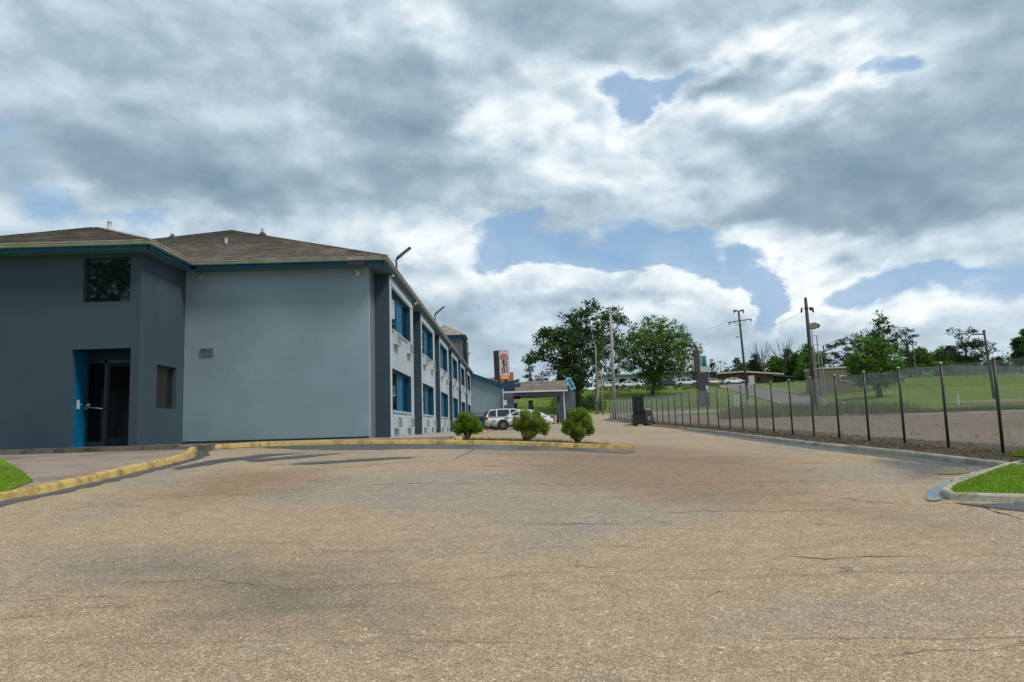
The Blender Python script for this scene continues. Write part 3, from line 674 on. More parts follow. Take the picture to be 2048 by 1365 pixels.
# brown apron and the dark ledge at the building foot
apr = [tuple(np.array(p)+np.array([-.17, .12])) for p in YL[1:]] + [(-8.6, 22.4), (-22, 22.4), (-22, 20)] + gp([(0, 925), (40, 950), (66, 972)])
obj('concrete_apron', drape(apr, .085, .8), M_APRON, kind='structure', smooth=True)
mb = MB(); mb.box((-26, 20.45, -.75), (-9.2, 22.5, -.245)); obj('entrance_ledge', mb, M_LEDGE, kind='structure')
mb = MB(); mb.prism([(20.45, -.75), (20.45, -.30), (20.85, -.245), (22.5, -.245), (22.5, -.75)], 0, -9.195, -8.5)
obj('ledge_end', mb, M_LEDGE, kind='structure')
# walkway slabs round the building
wk = bpy.data.objects.new('walkway', None); COL.objects.link(wk); wk['kind'] = 'structure'
def slab(x0, y0, x1, y1, z=-.262, d=.5):
    mb = MB(); e = .006; mb.box((x0+e, y0+e, z-d), (x1-e, y1-e, z)); obj('paving_slab', mb, M_WALK, wk)
x = -8.45
while x < -1.9:
    x2 = min(x+1.65, -1.9); slab(x, 22.05, x2, 24.3); x = x2
y = 24.3
while y < 50: slab(-4.1, y, -1.9, min(y+1.8, 50.4), -.262-.0005*(y-24)); y += 1.8
mb = MB(); mb.box((-20, 24.3, -.8), (-4.11, 75, -.27)); obj('building_pad', mb, M_WALK, kind='structure')
mb = MB(); mb.box((-8.45, 22.02, -.9), (-1.9, 22.06, -.285)); obj('walkway_edge', mb, M_WALK, kind='structure')
# planting bed of the island in front of the bushes
bed = [(-1.55, 22.0)] + [tuple(p + np.array([0, .16])) for p in yf if p[0] > -1.4]; bed = bed + [(bed[-1][0]-.5, bed[-1][1]+.7), (1.5, 23.1), (-1.55, 23.2)]
obj('planting_bed', drape(raggy(bed, .03, .4, 9), .14, .5, lambda x, y: Z(x, y)+.02*math.sin(x*6)), M_DIRT, kind='structure')
blades('bed_weeds', 'dry weeds along the bed behind the yellow kerb', 1500, poly_region(bed), (.03, .12), (.004, .01), .13, M_WEED)
# weeds along the old lot
wl = [(16, 56), (20, 57), (24.5, 55), (27, 52), (33, 60), (36, 80), (33, 92), (27, 88), (22, 74), (18, 63)]
blades('tall_weeds', 'tall brown green weeds beside the foot of the driveway', 9000, poly_region(raggy(wl, 1.2, 2, 4)), (.2, 1.15), (.02, .05), 0, M_WEED, .9)
wr = [(26, 49.4), (40, 46.9), (60, 44.4), (60, 56), (40, 60), (27, 60)]
blades('lot_edge_weeds', 'ragged weeds growing on the kerb of the old brown lot', 13000, lambda r: ((lambda x: (x, 49.4-(x-26)*.147+abs(r.gauss(0, 2.2+2.5*math.sin(x*.4)**2))))(26+34*r.random()**1.2)), (.08, .55), (.015, .04), 0, M_WEED, .9)
def lot_pt(r):
    x, y = r.uniform(11.2, 45), r.uniform(12, 56); c = math.sin(x*1.3+y*.7)+math.sin(y*2.1-x*.4)
    return (x, y) if c > 1.05 else (None, None)
blades('lot_weeds', 'scattered low weeds growing through the old brown lot', 9000, lot_pt, (.03, .14), (.01, .025), .03, M_WEED, .9)
fl = [(20, 108), (48, 80), (80, 70), (95, 100), (60, 137), (20, 130)]
def bank_pt(r):
    x, y = r.uniform(-14, 90), r.uniform(108, 137)
    return (x, y) if not (35 < x < 46.5) and r.random() < min(1, (90-x)/40) else (None, None)
blades('bank_grass', 'mown green grass on the bank across the road', 26000, bank_pt, (.05, .2), (.03, .08), 0, M_BLADE, .7)
# ---------------------------------------------------------------- motel
def wall_holes(o3, u, w, h, holes, thick, inward):
    """wall face from origin o3 along unit vector u (xy) and up; holes (u0, z0, u1, z1) relative; thick inward reveal"""
    mb = MB(); us = sorted({0, w, *[a for q in holes for a in (q[0], q[2])]}); zs = sorted({0, h, *[a for q in holes for a in (q[1], q[3])]})
    inn = Vector((inward[0]*thick, inward[1]*thick, 0)); O = Vector(o3); U = Vector((u[0], u[1], 0))
    def pt(a, z, k=0): return O + U*a + Vector((0, 0, z)) + inn*k
    for i in range(len(us)-1):
        for j in range(len(zs)-1):
            cu, cz = (us[i]+us[i+1])/2, (zs[j]+zs[j+1])/2
            if any(q[0] < cu < q[2] and q[1] < cz < q[3] for q in holes): continue
            mb.add([pt(us[i], zs[j]), pt(us[i+1], zs[j]), pt(us[i+1], zs[j+1]), pt(us[i], zs[j+1])], [(0, 1, 2, 3)])
    for q in holes:
        c = [(q[0], q[1]), (q[2], q[1]), (q[2], q[3]), (q[0], q[3])]
        for k in range(4):
            a, b = c[k], c[(k+1) % 4]
            mb.add([pt(*a), pt(*b), pt(*b, 1), pt(*a, 1)], [(0, 3, 2, 1)])
    return mb
motel = thing('motel_building', 'long two storey motel painted blue grey with brown shingle hip roofs', 'building', (-8, 45, 0))
motel.location = (0, 0, 0)
ZB, ZT = -.50, 5.46
# entrance wing, front face at y 21.1, side at x -10.7
wing = wall_holes((-18, 21.1, ZB), (1, 0), 7.3, ZT-ZB, [(18-12.64, -.245-ZB, 18-10.95, 2.56-ZB), (18-12.40, 3.92-ZB, 18-11.02, 5.25-ZB)], .18, (0, 1))
obj('wall', wing, M_DARK, motel, label='dark slate stucco front wall of the entrance wing')
ws = wall_holes((-10.7, 21.1, ZB), (0, 1), 2.9, ZT-ZB, [(1.08, .84-ZB, 2.38, 2.16-ZB)], .16, (-1, 0))
obj('wall', ws, M_DARK, motel)
mb = MB(); mb.box((-18, 21.0, ZB), (-17.9, 27, ZT)); obj('wall', mb, M_DARK, motel)
# gable front, pale blue
mb = MB(); mb.box((-10.698, 24.0, ZB), (-4.64, 24.25, ZT)); obj('wall', mb, M_LIGHT, motel, label='broad pale blue stucco end wall without windows')
mb = MB(); mb.box((-10.69, 23.985, -.27), (-4.645, 24.0, -.20)); obj('base_strip', mb, M_BLACK, motel)
BAYS = [25.1+8.75*i for i in range(6)]; BL = 5.9; XB, XR = -4.13, -4.64
mb = MB(); mb.box((XR-.25, 24.25, ZB), (XR-.002, 25.12, ZT)); obj('wall', mb, M_GREY, motel, label='grey return wall beside the pale end wall')
def window_unit(parent, o, u, inn, w, h, frame=.055, mull=(), dep=.05, gl=M_GLASS, fm=M_FRAME):
    """o: lower corner, u: xy unit along, inn: inward unit; frame parts and panes"""
    O = Vector(o); U = Vector((*u, 0)); I = Vector((*inn, 0)); UP = Vector((0, 0, 1))
    fr = MB()
    def bar(a, z0, b, z1, d0=0, d1=dep):
        c = [O+U*x+UP*z+I*d for x in (a, b) for z in (z0, z1) for d in (d0, d1)]
        fr.add(c, [(0,1,3,2),(4,6,7,5),(0,4,5,1),(2,3,7,6),(0,2,6,4),(1,5,7,3)])
    bar(0, 0, w, frame); bar(0, h-frame, w, h); bar(0, frame, frame, h-frame); bar(w-frame, frame, w, h-frame)
    for m in mull: bar(m-frame/2, frame, m+frame/2, h-frame)
    f = obj('window_frame', fr, fm, parent)
    e = [frame] + [x for m in mull for x in (m-frame/2, m+frame/2)] + [w-frame]
    for a, b in zip(e[::2], e[1::2]):
        g = MB(); c = [O+U*x+UP*z+I*(dep*.6+k*.01) for x in (a, b) for z in (frame, h-frame) for k in (0, 1)]
        g.add(c, [(0,1,3,2),(4,6,7,5),(0,4,5,1),(2,3,7,6),(0,2,6,4),(1,5,7,3)]); obj('pane', g, gl, f)
    return f
window_unit(motel, (-12.40, 21.22, 3.92), (1, 0), (0, 1), 1.38, 1.33, .05)
window_unit(motel, (-10.82, 22.18, .84), (0, 1), (-1, 0), 1.30, 1.32, .06, gl=M_BROWNGL)
# dark room behind glass is closed by the glass; recessed door in a blue niche
mb = MB(); mb.box((-12.66, 21.29, -.245), (-12.64, 21.95, 2.56)); obj('door_jamb', mb, M_BLUE, motel, label='bright blue side of the door recess')
mb = MB(); mb.box((-12.64, 21.104, 2.56), (-10.95, 21.95, 2.60)); mb.box((-12.64, 21.88, 2.30), (-10.95, 21.95, 2.56)); obj('door_header', mb, plain('dark_navy_paint', (.004, .035, .07), .6, spec=.2), motel)
mb = MB(); mb.box((-10.94, 21.29, -.245), (-10.91, 21.95, 2.56)); obj('door_jamb', mb, MATS['dark_navy_paint'], motel)
mb = MB(); mb.box((-12.66, 21.104, -.25), (-12.645, 21.29, 2.56)); obj('door_jamb', mb, M_BLUE, motel)
mb = MB(); mb.box((-12.64, 21.0, -.30), (-10.95, 21.95, -.243)); obj('door_sill', mb, M_LEDGE, motel)
mb = MB()
for a in ((-12.63, -12.57), (-12.10, -12.02), (-11.02, -10.96)): mb.box((a[0], 21.86, -.24), (a[1], 21.93, 2.30))
mb.box((-12.57, 21.86, 2.22), (-11.02, 21.93, 2.30)); mb.box((-12.57, 21.86, -.24), (-12.10, 21.93, -.10))
df = obj('door_frame', mb, M_FRAME, motel)
mb = MB(); mb.box((-12.57, 21.89, -.10), (-12.10, 21.90, 2.22)); obj('sidelight_pane', mb, M_DGLASS, df)
mb = MB(); 
for a in ((-12.02, -11.93), (-11.11, -11.02)): mb.box((a[0], 21.85, -.23), (a[1], 21.92, 2.22))
mb.box((-11.93, 21.85, -.23), (-11.11, 21.92, .0)); mb.box((-11.93, 21.85, 2.12), (-11.11, 21.92, 2.22))
dr_ = obj('door', mb, plain('door_rail_teal', (.004, .02, .032), .5, spec=.2), motel)
mb = MB(); mb.box((-11.93, 21.88, 0), (-11.11, 21.89, 2.12)); obj('pane', mb, M_DGLASS, dr_)
mb = MB(); mb.tube([(-12.60, 21.84, .92), (-12.58, 21.74, .92), (-12.06, 21.74, .86), (-12.0, 21.84, .86)], .016, 6); mb.box((-12.62, 21.72, .84), (-12.50, 21.86, .96)); mb.box((-12.52, 21.7, .95), (-12.42, 21.82, 1.02)); obj('handle', mb, M_CHROME, dr_)
mb = MB(); mb.box((-12.642, 21.42, .86), (-12.60, 21.50, 1.12)); mb.box((-12.61, 21.5, .98), (-12.59, 21.60, 1.0)); obj('card_reader', mb, M_OFFW, motel)
# guest room bays
def ac_unit():
    r = MB(); r.box((0, 0, 0), (.14, 1.02, .42)); u = obj('air_conditioner', r, M_OFFW)
    sl = MB()
    for k in range(2):
        for j in range(7): sl.box((.139, .06+k*.47, .05+j*.048), (.146, .49+k*.47, .074+j*.048))
    obj('grille', sl, M_SLAT, u)
    fl = MB()
    for k in range(2):
        for j in range(8): fl.box((.14, .05+k*.47, .029+j*.048), (.156, .50+k*.47, .042+j*.048))
    fl.box((.14, 0, 0), (.158, 1.02, .022)); fl.box((.14, 0, .40), (.158, 1.02, .42)); obj('louvers', fl, M_OFFW, u)
    return u
AC = None
def add_ac(x, y, z):
    global AC
    if AC is None: AC = ac_unit(); a = AC; a.parent = motel
    else:
        a = AC.copy(); COL.objects.link(a); a.parent = motel
        for ch in list(AC.children): c = ch.copy(); COL.objects.link(c); c.parent = a
    a.location = (x, y, z)
for i, y0 in enumerate(BAYS):
    y1 = y0+BL
    W0, W1 = .45, 5.25; holes = [(W0, .65-ZB, W1, 2.13-ZB), (W0, 3.50-ZB, W1, 5.0-ZB)]
    mb = wall_holes((XB, y0, ZB), (0, 1), BL, ZT-ZB-.04, holes, .20, (-1, 0))
    obj('wall', mb, M_PALE, motel, label='pale grey white room bay wall' if i == 0 else 'pale grey white room bay wall')
    for (a, b) in ((y0, y0+.10), (y1-.10, y1)):
        mb = MB(); mb.box((XR-.2, a, ZB), (XB-.003, b, ZT-.02)); obj('bay_return', mb, M_DARK, motel)
    tr = MB(); tr.box((XB, y0+.002, ZB), (XB+.022, y0+.17, 5.2)); tr.box((XB, y1-.17, ZB), (XB+.022, y1-.002, 5.2)); tr.box((XB, y0+.172, 5.06), (XB+.022, y1-.172, 5.2))
    obj('bay_trim', tr, M_TRIM, motel)
    for fl_, (z0, z1) in enumerate(((.65, 2.13), (3.50, 5.0))):
        back = MB(); back.box((XB-.235, y0+W0, z0), (XB-.20, y0+W1, z1)); 
        s = MB(); s.box((XB-.2, y0+W1-.004-.02, z0), (XB-.005, y0+W1-.003, z1)); s.box((XB-.2, y0+W0, z1-.022), (XB-.005, y0+W1-.03, z1-.003)); obj('window_reveal', s, M_TEAL, motel)
        wn_ = obj('window', back, M_FRAME, motel)
        pa, pb = y0+2.42, y0+3.95
        p = MB(); p.box((XB-.20, pa, z0+.03), (XB-.165, pb, z1-.03)); obj('blue_panel', p, M_BLUE, wn_)
        for (a, b) in ((y0+W0+.02, pa), (pb, y0+W1-.03)):
            fr = MB(); d0, d1 = XB-.20, XB-.150
            fr.box((d0, a, z0+.02), (d1, b, z0+.075)); fr.box((d0, a, z1-.08), (d1, b, z1-.025)); fr.box((d0, a, z0+.075), (d1, a+.05, z1-.08)); fr.box((d0, b-.05, z0+.075), (d1, b, z1-.08))
            obj('frame', fr, M_FRAME, wn_)
            g = MB(); g.box((XB-.18, a+.05, z0+.075), (XB-.172, b-.05, z1-.08)); obj('pane', g, M_GLASS, wn_)
        sl = MB(); sl.prism([(XB-.2, z0-.02), (XB+.05, z0-.05), (XB+.05, z0-.012), (XB-.2, z0+.02)], 1, y0+W0, y0+W1); obj('window_sill', sl, M_TRIM, wn_)
        zz = z0-.62 if fl_ == 0 else z0-.50
        add_ac(XB, y0+.75, zz); add_ac(XB, y0+4.05, zz)
    if i < 5:
        mb = MB(); mb.box((XR-.2, y1, ZB), (XR, y1+2.85, ZT)); obj('wall', mb, M_GREY, motel)
mb = MB(); mb.box((XB-.6, BAYS[-1]+BL, ZB), (XB-.3, 75.2, ZT)); obj('wall', mb, M_GREY, motel)
mb = MB(); mb.box((-19.6, 24.3, ZB), (-19.4, 76, ZT)); mb.box((-19.6, 24.3, ZB), (-18, 24.5, ZT)); mb.box((-19.4, 75.8, ZB), (XB-.3, 76, ZT)); obj('wall', mb, M_LIGHT, motel)
# eaves: soffit, fascia, gutter
def eave(pts, name_pts=None):
    """pts: eave outer corners in order; builds fascia and gutter along each run (outer face to the right of travel)"""
    for a, b in zip(pts, pts[1:]):
        a = Vector((*a, 0)); b = Vector((*b, 0)); d = (b-a).normalized(); n = Vector((d.y, -d.x, 0)); Ln = (b-a).length
        fa = MB(); c = [a+n*k+Vector((0, 0, z))+d*s for s in (0, Ln) for k in (-.03, 0) for z in (5.36, 5.56)]
        fa.add(c, [(0,1,3,2),(4,6,7,5),(0,4,5,1),(2,3,7,6),(0,2,6,4),(1,5,7,3)]); obj('fascia', fa, M_TEAL, motel)
        prof = [(.002, 5.50), (.09, 5.50), (.115, 5.535), (.10, 5.57), (.13, 5.60), (.13, 5.625), (.115, 5.625), (.10, 5.60), (.002, 5.60)]
        g = MB()
        for s in (-.0, Ln+.0): g.v += [tuple(a+d*s+n*(u*(1))+Vector((0, 0, z)) + (d*(u if s else -u) if True else Vector())) for u, z in prof]
        m = len(prof); g.f = [(k, (k+1) % m, m+(k+1) % m, m+k)[::-1] for k in range(m)] + [tuple(range(m)), tuple(range(m, 2*m))[::-1]]; g.mi = [0]*len(g.f)
        obj('gutter', g, M_GUTTER, motel)
eave([(-18.35, 20.72), (-10.33, 20.72)])
EX = -4.03
for a, b in (((-10.33, 20.72), (-10.33, 23.52)), ((-10.20, 23.55), (EX, 23.55)), ((EX, 23.55), (EX, 75.6))): eave([a, b])
mb = MB()
mb.box((-18.3, 20.75, 5.37), (-10.36, 21.2, 5.39)); mb.box((-10.76, 21.2, 5.37), (-10.36, 23.6, 5.39)); mb.box((-10.36, 23.58, 5.37), (EX-.03, 24.1, 5.39)); mb.box((-4.9, 24.1, 5.37), (EX-.03, 75.6, 5.39)); obj('soffit', mb, M_SOFFIT, motel)
# roofs in shingle courses
def roof_plane(poly, name='roof_shingles', row=.14, parent=None):
    """poly: 3D convex polygon, first edge is the eave"""
    pts = [Vector(p) for p in poly]; U = (pts[1]-pts[0]).normalized(); n = (pts[1]-pts[0]).cross(pts[2]-pts[0]).normalized()
    if n.z < 0: n = -n
    V = n.cross(U)
    if V.z < 0: V = -V
    O = pts[0]; q = [((p-O).dot(U), (p-O).dot(V)) for p in pts]; H = max(v for _, v in q); mb = MB(); mb.uv = (O-V*.07, U, V); k = 0; r = random.Random(len(pts)+int(H*100))
    while k*row < H:
        c = clip_half(clip_half(q, 0, -1, -k*row), 0, 1, (k+1)*row+.0)
        if len(c) >= 3:
            us = [p[0] for p in c]; u0, u1 = min(us), max(us)
            o = len(mb.v); hh = .016
            for (u, v) in c: mb.v.append(tuple(O+U*u+V*v+n*(.004+hh*(1-(v-k*row)/row))))
            mb.f.append(tuple(range(o, len(mb.v)))); mb.mi.append(0)
            lo = [p for p in c if abs(p[1]-k*row) < 1e-4]
            if len(lo) >= 2:
                a, b = min(lo)[0], max(lo)[0]; o = len(mb.v)
                for (u, w) in ((a, 0), (b, 0), (b, 1), (a, 1)): mb.v.append(tuple(O+U*u+V*(k*row)+n*(.004+hh*w-(.004 if w == 0 else 0))))
                mb.f.append((o, o+1, o+2, o+3)); mb.mi.append(0)
        k += 1
    return obj(name, mb, M_SHIN, parent)
EZ = 5.63; SL = .402
def zr(d): return EZ + SL*d
x0, x1, yf_ = -20.26, EX+.10, 23.43; hw = (x1-x0)/2; xm = (x0+x1)/2
main = bpy.data.objects.new('roof', None); COL.objects.link(main); main.parent = motel
A = (x0, yf_, EZ); B = (x1, yf_, EZ); PK = (xm, yf_+hw, zr(hw)); PE = (xm, 77-hw, zr(hw)); Cc = (x1, 77, EZ); Dd = (x0, 77, EZ)
roof_plane([A, B, PK], parent=main); roof_plane([B, Cc, PE, PK], parent=main, row=.28); roof_plane([Dd, A, PK, PE], parent=main, row=.28); roof_plane([Cc, Dd, PE], parent=main, row=.28)
wx0, wx1, wy = -18.43, -10.25, 20.60; wh = 3.55; wm = wx1-wh
roof2 = bpy.data.objects.new('roof', None); COL.objects.link(roof2); roof2.parent = motel
roof_plane([(wx0, wy, EZ), (wx1, wy, EZ), (wm, wy+wh, zr(wh)), (wm-.9, wy+wh, zr(wh))] if False else [(wx1-2*wh, wy, EZ), (wx1, wy, EZ), (wm, wy+wh, zr(wh))], parent=roof2)
roof_plane([(wx1, wy, EZ), (wx1, wy+6.5, EZ), (wm, wy+6.5+wh, zr(wh)), (wm, wy+wh, zr(wh))], parent=roof2)
roof_plane([(wx1-2*wh, wy+6.5, EZ), (wx1-2*wh, wy, EZ), (wm, wy+wh, zr(wh)), (wm, wy+6.5+wh, zr(wh))], parent=roof2)
roof_plane([(wx0-2, wy, EZ), (wx1-2*wh, wy, EZ), (wx1-2*wh, wy+4, zr(1.0)), (wx0-2, wy+4, zr(1.0))], parent=roof2)
def caps(a, b, parent):
    a = Vector(a); b = Vector(b); d = (b-a); n = int(d.length/.25); d.normalize(); s = d.cross(Vector((0, 0, 1))).normalized(); mb = MB()
    for k in range(n):
        p = a+d*(k*.25); q = a+d*(k*.25+.29); u = Vector((0, 0, .028)); v = Vector((0, 0, .012))
        mb.add([p-s*.14+v*.2, p+u, p+s*.14+v*.2, q-s*.14, q+v, q+s*.14], [(0, 1, 4, 3), (1, 2, 5, 4), (0, 2, 1)])
    mb.uv = (a, d, s); obj('ridge_cap', mb, M_SHIN, parent)
caps(B, PK, main); caps(A, PK, main); caps(PK, PE, main); caps((wx1, wy, EZ), (wm, wy+wh, zr(wh)), roof2); caps((wx1-2*wh, wy, EZ), (wm, wy+wh, zr(wh)), roof2)
def plumb_vent(px, py, D, label_shape='pipe', r=.05, h=.28):
    p = P(px, py, D); mb = MB(); mb.lathe((p.x, p.y, p.z-h*.3), [(r*2.6, -.05), (r*1.5, .03), (r*1.15, .06)], 12); obj('vent_flashing', mb, M_DKGREY, main)
    mb = MB(); mb.lathe((p.x, p.y, p.z-h*.3), [(r, .05), (r, h), (r*1.12, h), (r*1.12, h+.03), (r*.8, h+.03)], 12); obj('vent_pipe', mb, M_PIPE, main)
def zfront(x, y): return EZ+SL*(y-yf_)
def vent_on(px, py_base, r, h):
    # intersect the ray with the front roof plane
    d = ray(px, py_base); t = (EZ-SL*yf_)/(d[2]-SL*d[1]); q = d*t; mb = MB()
    mb.lathe(q, [(r*2.4, -.02), (r*1.4, .05), (r*1.1, .09)], 12); obj('vent_flashing', mb, M_DKGREY, main)
    mb = MB(); mb.lathe(q, [(r, .05), (r, h), (r*1.15, h), (r*1.15, h+.03), (r*.7, h+.03)], 12); obj('vent_pipe', mb, M_PIPE, main)
vent_on(452, 492, .05, .25); vent_on(525, 469, .07, .20); vent_on(345, 475, .07, .12)
p = P(219, 455, 24.1); mb = MB(); mb.lathe(p, [(.10, -.1), (.07, .03), (.06, .15), (.08, .15), (.08, .2)], 12); obj('vent_pipe', mb, M_PIPE, roof2)
# wall fittings
v = MB(); v.box((-10.14, 23.96, 2.60), (-9.72, 24.0, 2.86)); ve = obj('wall_vent', v, M_LIGHT, motel)
for a in (-10.11, -9.91):
    v = MB(); v.box((a, 23.952, 2.65), (a+.17, 23.96, 2.82)); obj('vent_grille', v, M_SLAT, ve)
    v = MB()
    for k in range(5): v.box((a, 23.945, 2.655+k*.034), (a+.17, 23.955, 2.669+k*.034))
    obj('louvers', v, M_GREYM, ve)
camr = MB(); camr.lathe((-5.0, 23.93, 5.16), [(.02, -.09), (.07, -.06), (.085, 0), (.07, .05), (.05, .07)], 14); camr.box((-5.05, 23.9, 5.21), (-4.95, 24.0, 5.26)); sc_ = obj('security_camera', camr, M_OFFW, motel)
c2 = MB(); c2.lathe((-5.01, 23.845, 5.15), [(.03, 0), (.03, .03)], 12, axis=1); obj('camera_lens', c2, M_BLACK, sc_)
lp = MB(); lp.lathe((-10.18, 23.92, 5.20), [(.06, 0), (.08, .04), (.06, .08)], 12, axis=1); obj('wall_lamp', lp, plain('aged_plastic', (.42, .38, .30), .5), motel)
for y in (25.3, 31.2): 
    q = MB(); q.lathe((EX-.02, y, 5.30), [(.05, 0), (.075, .03), (.05, .07)], 10); obj('eave_sensor', q, M_OFFW, motel)
mb = MB(); mb.box((-5.22, 23.405, 5.50), (-4.66, 23.412, 5.62)); obj('gutter_patch', mb, plain('grey_tape', (.30, .27, .28), .6), motel)
mb = MB(); mb.box((-5.20, 23.536, 5.40), (-4.68, 23.548, 5.49)); obj('fascia_patch', mb, plain('faded_red_sticker', (.24, .075, .10), .6, var=.3, scale=30), motel)
for i in (0, 2, 3, 4):
    y = BAYS[i]+BL+.35; mb = MB(); x_ = EX+.05
    mb.tube([(x_, y, 5.5), (x_, y, 5.38), (x_-.10, y, 5.30), (XR+.14, y+.02, 5.05), (XR+.07, y+.02, 4.95), (XR+.07, y+.02, -.35)], .045, 8); obj('downspout', mb, M_GUTTER, motel)
# LED floodlights on the eave
def flood(y, big=1.0):
    t = thing('flood_light', {0: 'black slotted flood light on the near corner of the motel eave', 1: 'black flood light second along the motel eave', 2: 'black flood light farthest along the eave before the tower'}[big], 'flood light', (EX+.08, y, 5.62), 0, 'flood lights on the motel eave')
    m = MB(); m.tube([(-.08, 0, -.06), (.05, 0, 0), (.05, 0, .16), (.02, 0, .22), (.10, 0, .30)], .028, 8); obj('arm', m, M_BLACK, t)
    a = math.radians(38); ca, sa = math.cos(a), math.sin(a)
    def h(u, y_, w): return (.06+u*ca-w*sa, y_, .27+u*sa+w*ca)
    m = MB(); pr = [(0, .07), (.06, .09), (.16, .11), (.55, .11), (.58, .09)]
    vs = []
    for (u, hw_) in pr: vs += [h(u, -hw_, 0), h(u, hw_, 0), h(u, hw_*.8, .05), h(u, -hw_*.8, .05)]
    fs = [(0, 1, 2, 3)]
    for k in range(len(pr)-1):
        for j in range(4): fs.append((k*4+j, k*4+4+j, k*4+4+(j+1) % 4, k*4+(j+1) % 4))
    fs.append((16, 19, 18, 17)); m.add(vs, fs); t.scale = (1.1, 1.1, 1.1); hd = obj('lamp_head', m, M_BLACK, t)
    m = MB(); m.add([h(.2, -.08, -.006), h(.52, -.08, -.006), h(.52, .08, -.006), h(.2, .08, -.006), h(.2, -.08, .0), h(.52, -.08, .0), h(.52, .08, .0), h(.2, .08, .0)], [(0,1,2,3),(0,4,5,1),(1,5,6,2),(2,6,7,3),(3,7,4,0)]); obj('lens', m, plain('led_lens', (.5, .5, .45), .3), hd)
    m = MB()
    for k in range(3): m.add([h(.3+k*.08, -.08, -.010), h(.32+k*.08, -.08, -.010), h(.32+k*.08, .08, -.010), h(.3+k*.08, .08, -.010)], [(0, 1, 2, 3)])
    obj('lens_bar', m, M_BLACK, hd)
for k, y in enumerate((25.3, 38.2, 62.5)): flood(y, k)
# tower behind
tw = bpy.data.objects.new('tower', None); COL.objects.link(tw); tw.parent = motel
m = MB(); m.box((-9.1, 76.2, 3), (-4.95, 80.5, 9.25)); obj('tower_wall', m, M_GREY, tw)
m = MB(); m.box((-9.3, 76.0, 9.25), (-4.75, 80.7, 9.55)); obj('tower_fascia', m, M_TEAL, tw)
m = MB(); m.box((-4.95, 76.6, 4), (-4.60, 80.3, 9.2)); obj('tower_panel', m, M_BLACK, tw)
tx, ty, th = -6.95, 78.3, 11.0
for a, b in (((-9.4, 75.9), (-4.6, 75.9)), ((-4.6, 75.9), (-4.6, 80.8)), ((-4.6, 80.8), (-9.4, 80.8)), ((-9.4, 80.8), (-9.4, 75.9))):
    m = MB(); m.add([(*a, 9.56), (*b, 9.56), (tx, ty, th)], [(0, 1, 2)]); m.uv = (Vector((*a, 9.5)), Vector((b[0]-a[0], b[1]-a[1], 0)).normalized(), Vector((0, 0, 1))); obj('tower_roof', m, M_SHIN, tw)
# lobby: sloped wall end with teal rake, and the low grey block beside it
m = MB(); m.prism([(-4.45, -.6), (-.87, -.6), (-.87, 3.92), (-4.45, 5.30)], 1, 75.0, 84); obj('lobby_wall', m, M_LIGHT, motel)
m = MB(); m.prism([(-4.5, 5.32), (-.72, 3.86), (-.72, 4.22), (-4.5, 5.66)], 1, 74.7, 84.2); obj('lobby_roof_edge', m, M_TEAL, motel)
m = MB(); m.prism([(-1.9, 4.2), (.85, 4.95), (.85, 4.55), (.2, 4.2), (-.72, 3.95)], 1, 78.0, 80); obj('lobby_roof_edge', m, M_TEAL, motel)
m = MB(); m.box((-.86, 76.2, 3.0), (.95, 84, 4.35)); obj('lobby_wall', m, M_DARK, motel)
m = MB(); m.tube([(-.86, 74.9, 3.9), (-.86, 74.9, -.3)], .06, 8); obj('downspout', m, M_WHITE, motel)
for q in (((-.84, 74.85, 2.1), (-.5, 75.0, 2.6)), ((-.84, 74.85, 1.5), (-.6, 75.0, 1.8))): m = MB(); m.box(*q); obj('wall_box', m, M_WHITE, motel)
# ---------------------------------------------------------------- portico
pt_ = thing('portico', 'grey drive through portico with brown shingle roof beside the lobby', 'portico', (2.8, 75, -.1))
def pp(name, mb, mat, **k):
    for i, v_ in enumerate(mb.v): mb.v[i] = (v_[0]-2.8, v_[1]-75, v_[2]+.1)
    if mb.uv: mb.uv = (mb.uv[0]-Vector((2.8, 75, -.1)), mb.uv[1], mb.uv[2])
    return obj(name, mb, mat, pt_, **k)
for a, b in ((-.84, .22), (4.95, 6.48)):
    m = MB(); m.box((a, 75.0, -.5), (b, 76.2, 3.32)); pp('column', m, M_GREY)
    m = MB(); m.box((a, 80.6, -.5), (b, 81.6, 3.32)); pp('column', m, M_GREY)
m = MB(); m.box((.22, 75.0, 2.98), (4.95, 75.5, 3.32)); m.box((.22, 81.1, 2.98), (4.95, 81.6, 3.32)); pp('beam', m, M_GREY)
m = MB(); m.box((.22, 75.5, 3.0), (4.95, 81.1, 3.1)); pp('ceiling', m, M_SOFFIT)
m = MB(); m.box((-.80, 74.62, 3.33), (5.75, 74.76, 3.47)); pp('gutter', m, M_WHITE)
m = MB(); m.tube([(5.25, 74.72, 3.35), (5.3, 74.9, 3.2), (5.32, 74.92, -.2)], .07, 8); pp('downspout', m, M_WHITE)
for (s0, s1, ym) in ((74.66, 78.2, 0), (81.9, 78.2, 0)):
    m = MB(); q = [Vector((.35, s0, 3.45)), Vector((5.7, s0, 3.45)), Vector((5.7, s1, 4.62)), Vector((.35, s1, 4.62))]
    m.uv = (q[0], Vector((1, 0, 0)), (q[3]-q[0]).normalized())
    for k in range(24):
        a, b = k/24, (k+1)/24; e = Vector((0, 0, .02)); L0 = q[0].lerp(q[3], a); R0 = q[1].lerp(q[2], a); L1 = q[0].lerp(q[3], b); R1 = q[1].lerp(q[2], b)
        m.add([L0+e, R0+e, R1, L1, L0, R0], [(0, 1, 2, 3), (4, 5, 1, 0)])
    pp('roof', m, M_SHIN)
m = MB(); m.prism([(74.7, 3.4), (81.9, 3.4), (78.2, 4.55)], 0, 5.55, 5.7); pp('gable', m, M_GREY)
